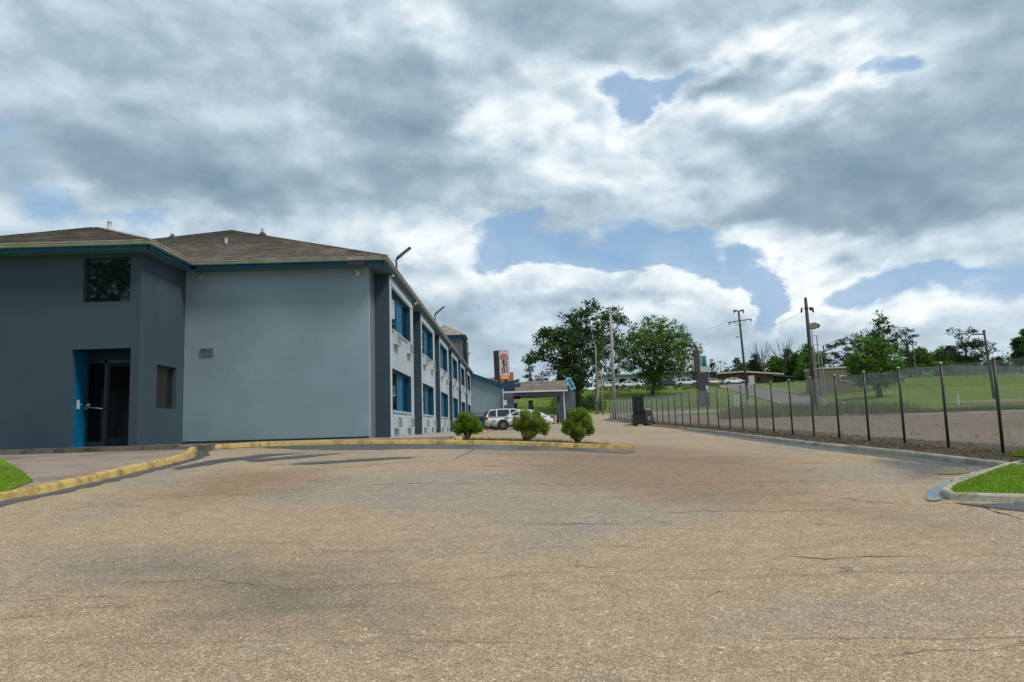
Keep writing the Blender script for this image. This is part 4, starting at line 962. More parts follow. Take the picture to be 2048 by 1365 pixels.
m = MB(); m.prism([(5.55, 4.75), (6.05, 4.70), (6.55, 3.55), (6.0, 3.35)], 1, 74.55, 74.75); sg = pp('sign_board', m, plain('pale_blue_sign', (.22, .50, .62), .4))
m = MB(); m.prism([(5.75, 4.52), (6.0, 4.48), (6.35, 3.7), (6.08, 3.62)], 1, 74.53, 74.55); s2_ = obj('sign_panel', m, plain('deep_blue_sign', (.02, .16, .32), .4), sg)
for i, v_ in enumerate(s2_.data.vertices): v_.co = Vector((v_.co.x-2.8, v_.co.y-75, v_.co.z+.1))
# low iron fence in front of the lobby and behind the portico
def picket(name, label, x0, x1, y, h, z, step=.12, posts=2.4):
    t = thing(name, label, 'fence', ((x0+x1)/2, y, z)); c = (x0+x1)/2; n = int((x1-x0)/step)
    for zz in (.12, h-.12):
        m = MB(); m.box((x0-c, -.015, zz), (x1-c, .015, zz+.035)); obj('rail', m, M_BLACK, t)
    base = None
    for k in range(n+1):
        m = None
        if base is None: m = MB(); m.box((-.009, -.009, .02), (.009, .009, h)); base = m.mesh('picket', M_BLACK)
        o = obj('picket', base, None, t); o.location = (x0-c+k*step, 0, 0)
    k = 0
    while x0+k*posts <= x1+.01:
        m = MB(); m.box((-.04, -.04, -.1), (.04, .04, h+.12)); m.lathe((0, 0, h+.12), [(.05, 0), (.03, .05), (.0, .07)], 8); o = obj('post', m, M_BLACK, t); o.location = (x0-c+k*posts, 0, 0); k += 1
    return t
picket('iron_fence', 'black iron picket fence in front of the pale lobby wall', -4.1, -1.1, 72.5, 1.75, -.35)
picket('iron_fence', 'black iron picket fence seen through the portico opening', .1, 6.4, 86.5, 1.9, Z(3, 86.5))
for (px, pb, pt, w, lab) in ((1062, 828, 801, .5, 'dark gate box standing under the middle of the portico'), (1032, 835, 808, .35, 'dark narrow cabinet beside the left portico column')):
    b = P(px, pb, 83.5); t = thing('gate_box', lab, 'gate box', (b.x, b.y, Z(b.x, b.y))); h = P(px, pt, 83.5).z - Z(b.x, b.y)
    m = MB(); m.box((-w/2, -.15, 0), (w/2, .15, h)); obj('cabinet', m, M_BLACK, t); m = MB(); m.box((-w/2-.04, -.2, h), (w/2+.04, .2, h+.08)); obj('cap', m, M_OFFW, t)
    m = MB(); m.box((-w/3, -.165, h*.5), (w/3, -.152, h*.9)); obj('panel', m, M_DKGREY, t)
for (px, D, h, col, lab) in ((1136, 73, 1.05, M_RED, 'red and black bollard by the right portico column'), (1116, 74, 1.1, M_BLACK, 'black bollard standing left of the red one'), (1128, 79, 1.0, M_WHITE, 'white marker post just inside the portico')):
    b = P(px, 850, D); zz = Z(b.x, b.y); t = thing('bollard', lab, 'bollard', (b.x, b.y, zz), 0, 'bollards at the portico')
    m = MB(); m.lathe((0, 0, 0), [(.10, -.05), (.10, h*.55)], 12); obj('post', m, col, t); m = MB(); m.lathe((0, 0, 0), [(.102, h*.55), (.102, h*.93), (.08, h), (.02, h+.02)], 12); obj('cap', m, M_BLACK if col is not M_WHITE else M_WHITE, t)
b = P(962, 845, 63); t = thing('refuse_bin', 'dark blue refuse container against the far end of the motel', 'bin', (b.x, 63, Z(b.x, 63)))
m = MB(); m.prism([(-.55, 0), (.55, 0), (.65, 1.05), (-.65, 1.05)], 1, -.5, .5); obj('body', m, plain('bin_blue', (.01, .06, .12), .5), t); m = MB(); m.prism([(-.68, 1.06), (.68, 1.06), (.6, 1.2), (-.6, 1.2)], 1, -.55, .55); obj('lid', m, plain('bin_lid', (.012, .08, .15), .5), t)
# ---------------------------------------------------------------- chain link fence
FH = 1.83
fence = thing('chain_link_fence', 'long black post chain link fence along the concrete kerb right of the lot', 'fence', (FX, 14.75, Z(FX, 14.75)+.12))
fz0 = Z(FX, 14.75)+.12
pm = MB(); pm.lathe((0, 0, 0), [(.032, -.15), (.032, FH+.03)], 10); post_me = pm.mesh('post', M_BLACK, True)
cm = MB(); cm.lathe((0, 0, 0), [(.037, FH+.03), (.038, FH+.06), (.026, FH+.085), (.0, FH+.095)], 10); cap_me = cm.mesh('cap', M_GREYM, True)
def zf(y): return Z(FX, y)+.12
NP = 35
for k in range(-1, NP-2):
    y = 14.75+1.83*k; o = obj('post', post_me, None, fence); o.location = (0, y-14.75, zf(y)-fz0)
    c = obj('cap', cap_me, None, o)
def fabric(y0, y1, pitch, r, zr0=0.04):
    mb = MB(); W_ = y1-y0; H = FH-zr0-.02
    def wire(a, b, r=r):
        d = (Vector(b)-Vector(a)); n = Vector((0, -d.z, d.y)).normalized()*r; x = Vector((r, 0, 0)); A_, B_ = Vector(a), Vector(b); o = len(mb.v)
        for p in (A_, B_):
            for q in (n, x, -n): mb.v.append(tuple(p+q))
        mb.f += [(o, o+1, o+4, o+3), (o+1, o+2, o+5, o+4), (o+2, o, o+3, o+5)]; mb.mi += [0]*3
    def pt(u, v): return (0, y0+u-14.75, zf(y0+u)-fz0+zr0+v)
    n = int((W_+H)/pitch)+1
    for k in range(n):
        s = k*pitch
        for sg in (1, -1):
            u0, v0 = (s, 0) if s <= W_ else (W_, s-W_); u1, v1 = (0, s) if s <= H else (s-H, H)
            if v0 > H or u1 > W_: continue
            if sg == 1: wire(pt(u0, v0), pt(u1, v1), r*1.3)
            else: wire(pt(W_-u0, v0), pt(W_-u1, v1), r*.75)
    mb.f += []; 
    return mb
for k in range(-1, NP-3):
    y = 14.75+1.83*k; far = y > 45
    obj('mesh_panel', fabric(y, y+1.83, .060 if not far else .075, .0033 if y < 30 else .0028 if not far else .0032), M_ALU, fence, kind='stuff')
m = MB(); 
for zz in (FH-.01,): m.tube([(0, 14.75+1.83*k-14.75, zf(14.75+1.83*k)-fz0+zz) for k in range(-1, NP-2)], .004, 5)
obj('tension_wire', m, M_ALU, fence)
# ---------------------------------------------------------------- shrubs and trees
def leaf_cloud(mb, c, r, n, size, rnd, flat=1.0, droop=0):
    for _ in range(n):
        v = Vector((rnd.gauss(0, 1), rnd.gauss(0, 1), rnd.gauss(0, 1))); v.normalize(); v *= rnd.random()**.45
        p = Vector(c)+Vector((v.x*r[0], v.y*r[1], v.z*r[2]))
        s = size*rnd.uniform(.55, 1.3); a = Vector((rnd.gauss(0, 1), rnd.gauss(0, 1), rnd.gauss(0, .7)*flat)).normalized(); b = a.orthogonal().normalized()
        b = (b*math.cos(rnd.random()*6.28)+a.cross(b)*math.sin(rnd.random()*6.28)).normalized()
        o = len(mb.v); mb.v += [tuple(p-a*s*.5), tuple(p+b*s*.3), tuple(p+a*s*.55), tuple(p-b*s*.3)]; mb.f.append((o, o+1, o+2, o+3)); mb.mi.append(0)
def tree(name, label, base, D, lobes, mats, clump=.9, leaf=.32, per=26, dens=1.0, trunk=.28, seed=1, twigs=True, fork=.45, barkm=None, cat='tree', group=None, split=None, ragged=.5):
    """lobes: (px, py, rx_px, rz_px) as seen in the photograph at distance D, each built as a real volume of leaf clumps"""
    rnd = random.Random(seed); base = Vector(base); t = thing(name, label, cat, base, 0, group); s = D/F
    Ls = []
    for (px, py, rx, rz) in lobes:
        c = P(px, py, D+rnd.uniform(-.6, .6)*rx*s)-base; Ls.append((c, rx*s, rz*s))
    tr = MB(); top = max(l[0].z for l in Ls); cx = sum(l[0].x for l in Ls)/len(Ls); fk = Vector((cx*.35, 0, top*fork))
    tr.tube([(0, 0, -.3), (trunk*.1, 0, .5), fk*.5+Vector((trunk*.3, 0, 0)), fk], [trunk*1.35, trunk, trunk*.85, trunk*.7], 9)
    obj('trunk', tr, barkm or M_BARK, t, smooth=True); br = MB(); lf = MB()
    for (c, rx, rz) in Ls:
        mid = fk.lerp(c, .5)+Vector((rnd.uniform(-.3, .3)*rx, rnd.uniform(-.3, .3)*rx, -.15*rz))
        br.tube([fk*.97, mid, c], [trunk*.42, trunk*.26, trunk*.12], 6)
        vol = rx*rx*rz; n = max(13, int(dens*4.0*vol/(clump**3))); n = min(n, 150)
        for _ in range(n):
            v = Vector((rnd.gauss(0, 1), rnd.gauss(0, 1), rnd.gauss(0, 1))).normalized()*(rnd.random()**.33)
            q = c+Vector((v.x*rx, v.y*rx*.9, v.z*rz))*(1+rnd.uniform(-.1, ragged*.35)); cr = clump*rnd.uniform(.55, 1.15)
            if q.z < .4: continue
            if twigs and rnd.random() < .7: br.tube([c.lerp(fk, .15), c.lerp(q, .6)+Vector((0, 0, -.1*cr)), q], [trunk*.09, trunk*.06, trunk*.03], 4, cap=False)
            leaf_cloud(lf, q, (cr, cr, cr*.62), int(per*rnd.uniform(.6, 1.3)), leaf, rnd)
    obj('branches', br, barkm or M_BARK, t); obj('crown', lf, mats, t); return t
def gz(x, y, o=0): return Vector((x, y, Z(x, y)+o))
t1 = gz(10.2, 112); 
tree('oak_tree', 'tall dark spreading tree left of the pale utility pole, behind the portico', t1, 112,
     [(1160,640,34,22),(1178,618,22,15),(1140,665,36,26),(1105,675,34,24),(1080,700,26,20),(1068,715,18,14),(1125,700,38,28),(1165,690,42,34),(1180,730,30,30),(1150,735,36,34),(1112,735,24,18),(1132,760,26,26),(1160,775,26,30),(1155,803,26,18),(1090,668,20,14)], M_LEAF_D, clump=1.1, leaf=.42, per=30, trunk=.5, seed=3, dens=.9)
t1b = gz(12.9, 114)
tree('oak_tree', 'tall airy tree with pale trunk directly behind the pale utility pole', t1b, 114,
     [(1225,628,24,14),(1205,640,26,16),(1240,645,16,14),(1212,672,26,22),(1232,690,20,20),(1200,705,22,22),(1185,660,22,20),(1240,722,16,18),(1222,745,14,12)], M_LEAF_D, clump=1.0, leaf=.38, per=24, trunk=.36, seed=5, dens=1.3, barkm=M_BARKP, fork=.6)
tree('broadleaf_tree', 'full light green tree on the bank right of the pale pole', gz(24.2, 127), 127,
     [(1290,665,34,26),(1320,655,26,22),(1350,668,30,22),(1372,690,24,22),(1300,695,40,30),(1340,700,42,32),(1262,690,28,28),(1258,722,24,22),(1285,735,34,26),(1330,738,40,24),(1370,725,24,20),(1392,705,14,14),(1305,770,17,22),(1308,752,20,16),(1390,745,10,8),(1245,700,16,18)], M_LEAF_M, clump=1.05, leaf=.42, per=22, trunk=.42, seed=8, dens=.85, fork=.35)
tree('broadleaf_tree', 'round crowned tree with a thick trunk on the grass field at right', gz(50.6, 101.5), 101.5,
     [(1722,720,28,28),(1750,735,34,26),(1778,745,28,24),(1735,752,36,18),(1762,712,30,26),(1748,690,22,24),(1715,690,18,18),(1795,735,18,22),(1710,745,18,20),(1740,768,28,8),(1770,768,22,8)], M_LEAF_M, clump=.85, leaf=.34, per=30, trunk=.42, seed=11, dens=1.2, fork=.25)
tree('tall_tree', 'dark tall topped tree rising behind the round crowned field tree', gz(55.5, 112), 112,
     [(1758,640,18,14),(1768,655,18,14),(1752,668,22,16),(1775,680,24,18),(1742,690,18,16),(1765,700,26,16),(1790,705,16,14)], M_LEAF_D, clump=.85, leaf=.34, per=24, trunk=.3, seed=12, dens=1.0, fork=.55)
pine = lambda lab, x, D, lobes, sd, **k: tree('pine_tree', lab, gz(x, D), D, lobes, M_LEAF_P, **{**dict(clump=.75, leaf=.30, per=20, trunk=.24, seed=sd, dens=.7, fork=.7), **k})
pine('slender pine with a domed top just right of the round field tree', 73.5, 135, [(1808,662,16,9),(1798,672,12,8),(1822,675,12,9),(1810,688,20,9),(1800,705,16,8),(1820,706,14,8),(1812,722,16,8)], 21)
pine('wide sparse pine left of the far lamp pole at right', 92, 148, [(1908,665,12,8),(1925,672,14,8),(1940,690,24,12),(1915,698,22,11),(1960,690,18,11),(1900,712,20,10),(1930,716,24,12),(1962,712,20,12),(1985,695,12,10),(1945,662,8,8),(1890,700,12,8)], 22, dens=.9)
pine('dark pine leaning behind the beige building', 57, 140, [(1662,692,12,7),(1678,686,14,7),(1692,682,12,8),(1700,700,16,12),(1672,708,10,8),(1690,722,18,12),(1665,728,14,10)], 23)
pine('small ragged pine left of the tall spreading tree', 4.0, 150, [(1060,738,9,7),(1058,752,11,8),(1063,765,10,8),(1055,725,5,5)], 24, dens=1.0)
pine('small rounded pine beside the ragged one behind the portico', 6.8, 155, [(1086,752,12,7),(1080,762,10,7),(1092,764,10,7)], 25, dens=1.0)
pine('thin dark cypress between the portico roof and spreading tree', 10.3, 118, [(1120,725,4,8),(1120,742,5,9),(1121,760,6,9)], 26, dens=1.2, clump=.5)
pine('small green conifer beside the dark pylon sign', 39.5, 145, [(1424,728,5,8),(1425,745,9,9),(1430,757,12,6)], 27, dens=1.2, clump=.6)
far = [('mid green round tree at the left end of the far tree row', 1478, 748, 20, 24, 175, M_LEAF_D), ('second tree of the far row, dark with thin top', 1508, 738, 24, 26, 178, M_LEAF_P), ('pale green loose tree in the middle of the far row', 1545, 742, 24, 26, 172, M_LEAF_M),
       ('dark dense tree right of the far row middle', 1578, 735, 24, 30, 175, M_LEAF_D), ('tall green tree left of the thick utility pole', 1612, 728, 22, 34, 165, M_LEAF_M), ('dark tree behind the thick utility pole', 1640, 735, 22, 26, 172, M_LEAF_D),
       ('low green tree left of the slender pine', 1840, 722, 26, 22, 165, M_LEAF_M), ('wide green tree in front of the wide sparse pine', 1878, 722, 30, 20, 165, M_LEAF_M), ('dark low tree below the wide sparse pine', 1925, 732, 34, 16, 168, M_LEAF_D),
       ('dark low tree right of the far lamp pole', 1992, 732, 26, 14, 175, M_LEAF_P), ('dark tree at the right edge of the photo', 2044, 700, 22, 34, 150, M_LEAF_D), ('small dark tree behind the driveway crest', 1450, 758, 16, 14, 185, M_LEAF_P),
       ('dark bushy tree behind the beige building', 1700, 735, 22, 20, 160, M_LEAF_D), ('dark tree right of the field tree', 1812, 738, 18, 16, 168, M_LEAF_D)]
for i, (lab, px, py, rx, rz, D, m_) in enumerate(far):
    b = P(px, 760, D); r_ = random.Random(50+i)
    lb = [(px+r_.uniform(-.5, .5)*rx, py+r_.uniform(-.7, .6)*rz, rx*r_.uniform(.4, .65), rz*r_.uniform(.3, .5)) for _ in range(9)] + [(px, py+rz*.5, rx*.8, rz*.4), (px+r_.uniform(-.3, .3)*rx, py-rz*.9, rx*.3, rz*.3)]
    tree('far_tree', lab, gz(b.x, D), D, lb, m_, clump=1.0, leaf=.5, per=22, dens=1.9, trunk=.25, seed=60+i, fork=.4, group='trees on the far skyline')
for i, (px, hgt, lab) in enumerate(((1528, 6.5, 'bare branching tree in the far row'), (1568, 8, 'second bare tree, taller, in the far row'))):
    b = P(px, 760, 170); t = thing('bare_tree', lab, 'tree', gz(b.x, 170), 0, 'bare trees on the far skyline'); m = MB(); r_ = random.Random(90+i); h0 = 7+hgt*.3
    m.tube([(0, 0, -.2), (0, 0, h0*.5)], [.22, .16], 6)
    for k in range(16):
        a = r_.uniform(0, 6.28); sp = r_.uniform(.8, 3); p0 = Vector((0, 0, h0*r_.uniform(.3, .5))); p2 = Vector((math.cos(a)*sp, math.sin(a)*sp, h0*r_.uniform(.75, 1.15))); m.tube([p0, p0.lerp(p2, .5)+Vector((0, 0, .5)), p2], [.06, .04, .02], 4)
        for q in range(3): e = p2+Vector((r_.uniform(-.8, .8), r_.uniform(-.8, .8), r_.uniform(.2, 1.0))); m.tube([p0.lerp(p2, .6), e], [.04, .015], 3)
    obj('branches', m, M_BARK, t)
# hillside thicket at far right and undergrowth beneath the spreading tree
def thicket(label, pts, n, h, leaf, mat, cat='bushes', name='thicket', seed=1):
    r_ = random.Random(seed); mb = MB(); fi = poly_region(pts)
    for _ in range(n):
        x, y = fi(r_)
        if x is None: continue
        hh = r_.uniform(*h); leaf_cloud(mb, (x, y, Z(x, y)+hh*.5), (hh*.7, hh*.7, hh*.55), 26, leaf, r_)
    return obj(name, mb, mat, kind='stuff', label=label)
thicket('dark green thicket climbing the slope at the far right edge', [(70, 88), (95, 84), (120, 100), (110, 130), (92, 128), (78, 104)], 420, (1.2, 3.2), .32, M_LEAF_D, seed=4)
thicket('continuous dark wood closing the skyline beyond the ridge', [(52, 192), (70, 188), (100, 184), (150, 172), (210, 150), (215, 160), (150, 186), (100, 198), (54, 204)], 900, (4.0, 7.5), .7, M_LEAF_D, name='distant_wood', seed=9)
thicket('low green undergrowth below the tall spreading tree', [(7.5, 112.5), (13.5, 112), (15, 118), (12, 122), (6, 120)], 110, (.8, 2.6), .3, M_LEAF_D, seed=5)
thicket('tan and green brush along the top of the bank', [(14, 133), (38, 133), (38, 137), (14, 137)], 130, (.3, .8), .2, M_WEED, seed=6)
# three shrubs of the island
def shrub(label, px, base_py, D, lobes, mats, seed, per=170, leaf=.042):
    r_ = random.Random(seed); b = P(px, base_py, D); b = Vector((b.x, D, Z(b.x, D)+.12)); t = thing('shrub', label, 'shrub', b, 0, 'clipped shrubs in the kerbed island'); s = D/F; st = MB(); lf = MB()
    Ls = [(P(x, y, D+r_.uniform(-.15, .15))-b, rx*s*1.12, rz*s*1.12) for x, y, rx, rz in lobes]
    for (c, rx, rz) in Ls:
        for k in range(3):
            e = c+Vector((r_.uniform(-.6, .6)*rx, r_.uniform(-.6, .6)*rx, r_.uniform(-.3, .5)*rz)); m_ = e*.45+Vector((r_.uniform(-.03, .03), r_.uniform(-.03, .03), -.02))
            st.tube([(r_.uniform(-.03, .03), r_.uniform(-.03, .03), -.05), m_, e], [.016, .011, .005], 5)
        for k in range(16):
            v = Vector((r_.gauss(0, 1), r_.gauss(0, 1), r_.gauss(0, 1))).normalized()*(r_.random()**.3)
            q = c+Vector((v.x*rx, v.y*rx, v.z*rz)); 
            sp = q+v*.07*r_.random(); st.tube([c*.9, q], [.005, .003], 3, cap=False)
            leaf_cloud(lf, q, (.11, .11, .11), per*2//3, leaf, r_); leaf_cloud(lf, sp, (.022, .022, .06), 12, leaf, r_)
    obj('stems', st, M_BARK, t); obj('foliage', lf, mats, t); return t
shrub('narrow based green shrub nearest the motel wall', 933, 879, 22.7, [(935,845,16,12),(922,848,12,12),(948,850,12,12),(935,858,18,9),(928,836,9,8),(942,836,9,8),(955,856,7,7),(918,860,7,6)], M_LEAF_S, 31)
shrub('widest shrub with bare stems in the middle of the island', 1050, 880, 22.6, [(1060,838,17,12),(1042,846,14,12),(1078,846,14,13),(1058,856,20,11),(1088,856,9,9),(1036,852,9,9),(1060,868,10,6),(1050,832,8,7),(1074,832,8,7)], M_LEAF_Y, 32)
shrub('roundest darkest green shrub at the right end of the island', 1155, 882, 22.4, [(1155,836,18,14),(1140,846,14,13),(1170,846,14,13),(1155,858,20,12),(1148,828,10,7),(1162,828,9,7),(1178,858,6,8),(1134,858,6,8),(1155,870,11,5)], M_LEAF_S, 33, per=180)
# ---------------------------------------------------------------- vehicles
CW = carpaint('white_car_paint', (.78, .80, .82)); CS = carpaint('silver_car_paint', (.72, .75, .78)); CD = carpaint('dark_car_paint', (.02, .022, .03)); CT = carpaint('tan_car_paint', (.45, .33, .25))
TYPES = {
 'suv': dict(L=4.55, top=[(-2.27,.55,.80),(-2.22,.92,.86),(-1.9,.97,.90),(0,.97,.915),(1.0,.99,.90),(1.3,1.0,.88),(2.0,.90,.82),(2.24,.72,.74),(2.28,.5,.70)], cab=[(-2.15,1.0),(-1.82,1.56),(-1.2,1.64),(.1,1.62),(.55,1.54),(1.28,1.0)], wins=[(-1.95,-1.30,.25),(-1.24,-.25,0),(-.19,.86,0)], wb=(-1.35, 1.40), wr=.36, wh=.86),
 'sedan': dict(L=4.7, top=[(-2.35,.50,.72),(-2.30,.86,.80),(-2.0,.95,.86),(-1.2,.93,.90),(0,.92,.91),(1.0,.90,.89),(1.35,.88,.86),(2.05,.76,.80),(2.32,.58,.70),(2.36,.45,.64)], cab=[(-1.95,.94),(-1.25,1.32),(-.6,1.44),(.1,1.43),(.45,1.36),(1.3,.89)], wins=[(-1.45,-.72,.22),(-.66,.18,0),(.24,.80,0)], wb=(-1.38, 1.42), wr=.34, wh=.84)}
def car(name, label, kind, paint, loc, rz, group=None):
    T = TYPES[kind]; t = thing(name, label, 'car', loc, rz, group); m = MB(); secs = []
    for (x, zt, w) in T['top']:
        zb = .24 if abs(x) < 2.1 else .34
        secs.append([(x, s*w*k, z) for s, seq in ((1, ((.80, zb), (.98, zb+.10), (1.0, .55*zt+.12), (.97, zt-.10), (.86, zt))), (-1, ((.86, zt), (.97, zt-.10), (1.0, .55*zt+.12), (.98, zb+.10), (.80, zb)))) for k, z in seq])
    for s_ in secs: m.v += s_
    for i in range(len(secs)-1):
        for k in range(10): m.f.append((i*10+k, i*10+(k+1) % 10, (i+1)*10+(k+1) % 10, (i+1)*10+k)); m.mi.append(0)
    m.f.append(tuple(range(10))[::-1]); m.f.append(tuple(range((len(secs)-1)*10, len(secs)*10))); m.mi += [0, 0]
    body = obj('body', m, paint, t, smooth=False); body.data.polygons.foreach_set('use_smooth', [len(p.vertices) == 4 for p in body.data.polygons])
    c = T['cab']; wh = T['wh']; n = len(c); m = MB()
    def hw(z): return wh-(z-.95)*.36
    for s in (1, -1): m.v += [(x, s*hw(z), z) for x, z in c]
    m.f = [tuple(range(n))[::-1], tuple(range(n, 2*n))]+[(i, i+1, n+i+1, n+i)[::-1] for i in range(n-1)]; m.mi = [0]*len(m.f)
    obj('roof', m, paint, t)
    def cz(x): return float(np.interp(x, [a for a, _ in c], [b for _, b in c]))
    for (a, b, _) in T['wins']:
        for s in (1, -1):
            q = [(a+.02, 1.02), (b-.02, 1.02)] + [(xx, min(cz(xx)-.07, cz(xx)-.05)) for xx in np.linspace(b-.02, a+.02, 5)]
            q = [(x, max(z, 1.03)) for x, z in q]; g = MB(); g.v = [(x, s*(hw(z)+.008), z) for x, z in q]; g.f = [tuple(range(len(q)))[::-1 if s > 0 else 1]]; g.mi = [0]
            obj('window', g, M_CARGLASS, t)
    for (i0, i1, nm) in ((n-2, n-1, 'windscreen'), (0, 1, 'rear_window')):
        (xa, za), (xb, zb) = c[i0], c[i1]; ex = .012 if nm == 'windscreen' else -.012; g = MB()
        A_ = [(xa+(xb-xa)*k+ex, s*(hw(za+(zb-za)*k)-.09), za+(zb-za)*k+.012) for k, s in ((.08, 1), (.92, 1), (.92, -1), (.08, -1))]
        g.add(A_, [(0, 1, 2, 3)]); obj(nm, g, M_CARGLASS, t)
    W2 = T['top'][4][2]
    for x in T['wb']:
        for s in (1, -1):
            g = MB(); g.lathe((x, s*(W2-.03), T['wr']+.02), [(T['wr']+.08, 0), (T['wr']+.08, s*.042)], 18, axis=1); a_ = obj('wheel_arch', g, M_BLACK, t)
            g = MB(); r_ = T['wr']; g.lathe((x, s*(W2-.17), r_), [(r_-.04, 0), (r_, s*.03), (r_, s*.19), (r_-.05, s*.215)], 20, axis=1); wl_ = obj('wheel', g, M_RUB, t)
            g = MB(); g.lathe((x, s*(W2-.17), r_), [(r_*.62, s*.21), (r_*.64, s*.22), (.05, s*.222)], 16, axis=1); rim = obj('rim', g, M_DKGREY, wl_)
            g = MB()
            for k in range(5):
                an = k*1.2566; dx, dz = math.cos(an), math.sin(an); y_ = s*(W2+.054); p0 = Vector((x, y_, r_)); e = Vector((dx, 0, dz)); f_ = Vector((-dz, 0, dx))*.028
                g.add([p0-f_, p0+f_, p0+e*r_*.6+f_*.8, p0+e*r_*.6-f_*.8], [(0, 1, 2, 3)])
            obj('spokes', g, M_GREYM, wl_)
    Lh = T['L']/2
    for s in (1, -1):
        g = MB(); z0 = .62 if kind == 'suv' else .56; g.prism([(Lh-.42, z0+.02), (Lh-.06, z0-.04), (Lh-.08, z0+.10), (Lh-.40, z0+.15)], 1, s*(T['wh']-.28), s*(T['top'][-3][2]+.0)); obj('headlight', g, plain('headlight_glass', (.35, .38, .40), .1), t)
        g = MB(); g.box((-Lh-.01, s*.5, .78), (-Lh+.30, s*(T['top'][1][2]+.012), .98 if kind == 'suv' else .90)); obj('tail_light', g, M_RED, t)
        g = MB(); g.prism([(.92, .98), (1.12, .98), (1.10, 1.12), (.95, 1.10)], 1, s*.90, s*1.05); obj('mirror', g, paint, t)
    g = MB(); g.box((Lh-.10, -.55, .30), (Lh+.012, .55, .52)); g.box((-Lh-.012, -.7, .30), (-Lh+.1, .7, .46)); obj('bumper_trim', g, M_BLACK, t)
    g = MB()
    for s in (1, -1): g.box((-1.0, s*(W2-.04), .24), (1.0, s*(W2+.012), .34))
    obj('sill_trim', g, M_BLACK, t)
    if kind == 'suv':
        g = MB()
        for s in (1, -1): g.tube([(-1.5, s*.60, 1.66), (-1.3, s*.60, 1.70), (-.1, s*.60, 1.69), (.1, s*.60, 1.64)], .02, 6)
        obj('roof_rail', g, M_BLACK, t)
    return t
def place(px, D, rz, *a, **k):
    p = P(px, 850, D); return car(*a, loc=(p.x, D, Z(p.x, D)+.03), rz=rz, **k)
place(1026, 59.5, 0.0, 'parked_car', 'white wagon with dark windows and red tail light parked nose right', 'suv', CW)
place(1044, 56.0, math.pi, 'parked_car', 'silver white sedan parked nose left in front of the white wagon', 'sedan', CS)
place(1012, 68, 0.0, 'parked_car', 'dark car hidden behind the white wagon, only its roof showing', 'suv', CD)
for px, D, pt__, kd, lab in ((1222, 141, CS, 'sedan', 'silver car at the left end of the row on top of the bank'), (1264, 140, CW, 'sedan', 'white car second in the row on top of the bank'), (1300, 142, CS, 'suv', 'silver wagon behind the light green tree on the bank'),
       (1342, 141, CD, 'sedan', 'dark car right of the light green tree on the bank'), (1378, 140, CW, 'suv', 'white wagon just left of the dark pylon sign'), (1432, 144, CT, 'sedan', 'tan car at the top of the driveway'), (1474, 146, CW, 'sedan', 'white car by the brick building entrance')):
    place(px, D, random.Random(px).choice((0, .2, math.pi)), 'parked_car', lab, kd, pt__, group='cars parked on top of the bank')
# ---------------------------------------------------------------- pallet stacker by the kerb
b = P(1279, 857, 47.5); t = thing('pallet_stacker', 'black pallet stacker with tall mast parked at the kerb beside the fence', 'pallet stacker', (b.x, 47.5, Z(b.x, 47.5)+.03), math.radians(8))
def part(nm, fn, mt, par=None): m = MB(); fn(m); return obj(nm, m, mt, par or t)
for x in (-.34, .30): part('mast_rail', lambda m: m.box((x-.05, -.06, .12), (x+.05, .06, 1.95)), M_BLACK)
part('mast_crossbar', lambda m: (m.box((-.34, -.05, 1.86), (.30, .05, 1.95)), m.box((-.29, -.04, .9), (.25, .04, .98)), m.box((-.29, -.04, .14), (.25, .04, .24))), M_BLACK)
part('lift_cylinder', lambda m: (m.lathe((-.02, .02, 0), [(.05, .2), (.05, 1.2), (.03, 1.2), (.03, 1.8)], 10)), M_DKGREY)
part('guard_panel', lambda m: m.box((-.28, .05, .25), (.24, .06, 1.84)), plain('guard_mesh', (.02, .022, .028), .6))
for k in range(9): part('guard_bar', lambda m: m.box((-.27+k*.062, .03, .98), (-.262+k*.062, .045, 1.84)), M_DKGREY)
part('lower_body', lambda m: (m.prism([(-.36, .10), (.36, .10), (.36, .62), (.30, .72), (-.36, .72)], 1, -.32, .28)), M_BLACK)
part('drive_unit', lambda m: m.prism([(.34, .22), (.80, .22), (.82, .6), (.76, .98), (.42, 1.02), (.34, .98)], 1, -.30, .26), M_DKGREY)
part('unit_cover', lambda m: m.prism([(.40, 1.03), (.74, 1.0), (.70, 1.06), (.42, 1.09)], 1, -.26, .22), M_OFFW)
part('tiller_arm', lambda m: m.tube([(.80, -.02, .55), (.98, -.02, .42), (1.02, -.02, .30)], .035, 8), M_BLACK)
part('battery_box', lambda m: m.box((.46, -.34, .34), (.66, -.29, .60)), M_GREYM)
for x, y_, r in ((-.26, -.28, .09), (-.26, .26, .09), (.46, -.24, .10), (.46, .22, .10), (.92, -.10, .15)): part('wheel', lambda m: m.lathe((x, y_-.04, r-.01), [(r*.8, 0), (r, .015), (r, .065), (r*.8, .08)], 14, axis=1), M_RUB)
for y_ in (-.22, .18): part('fork', lambda m: m.prism([(-.36, .06), (-1.0, .06), (-1.0, .09), (-.36, .14)], 1, y_-.07, y_+.07), M_BLACK)
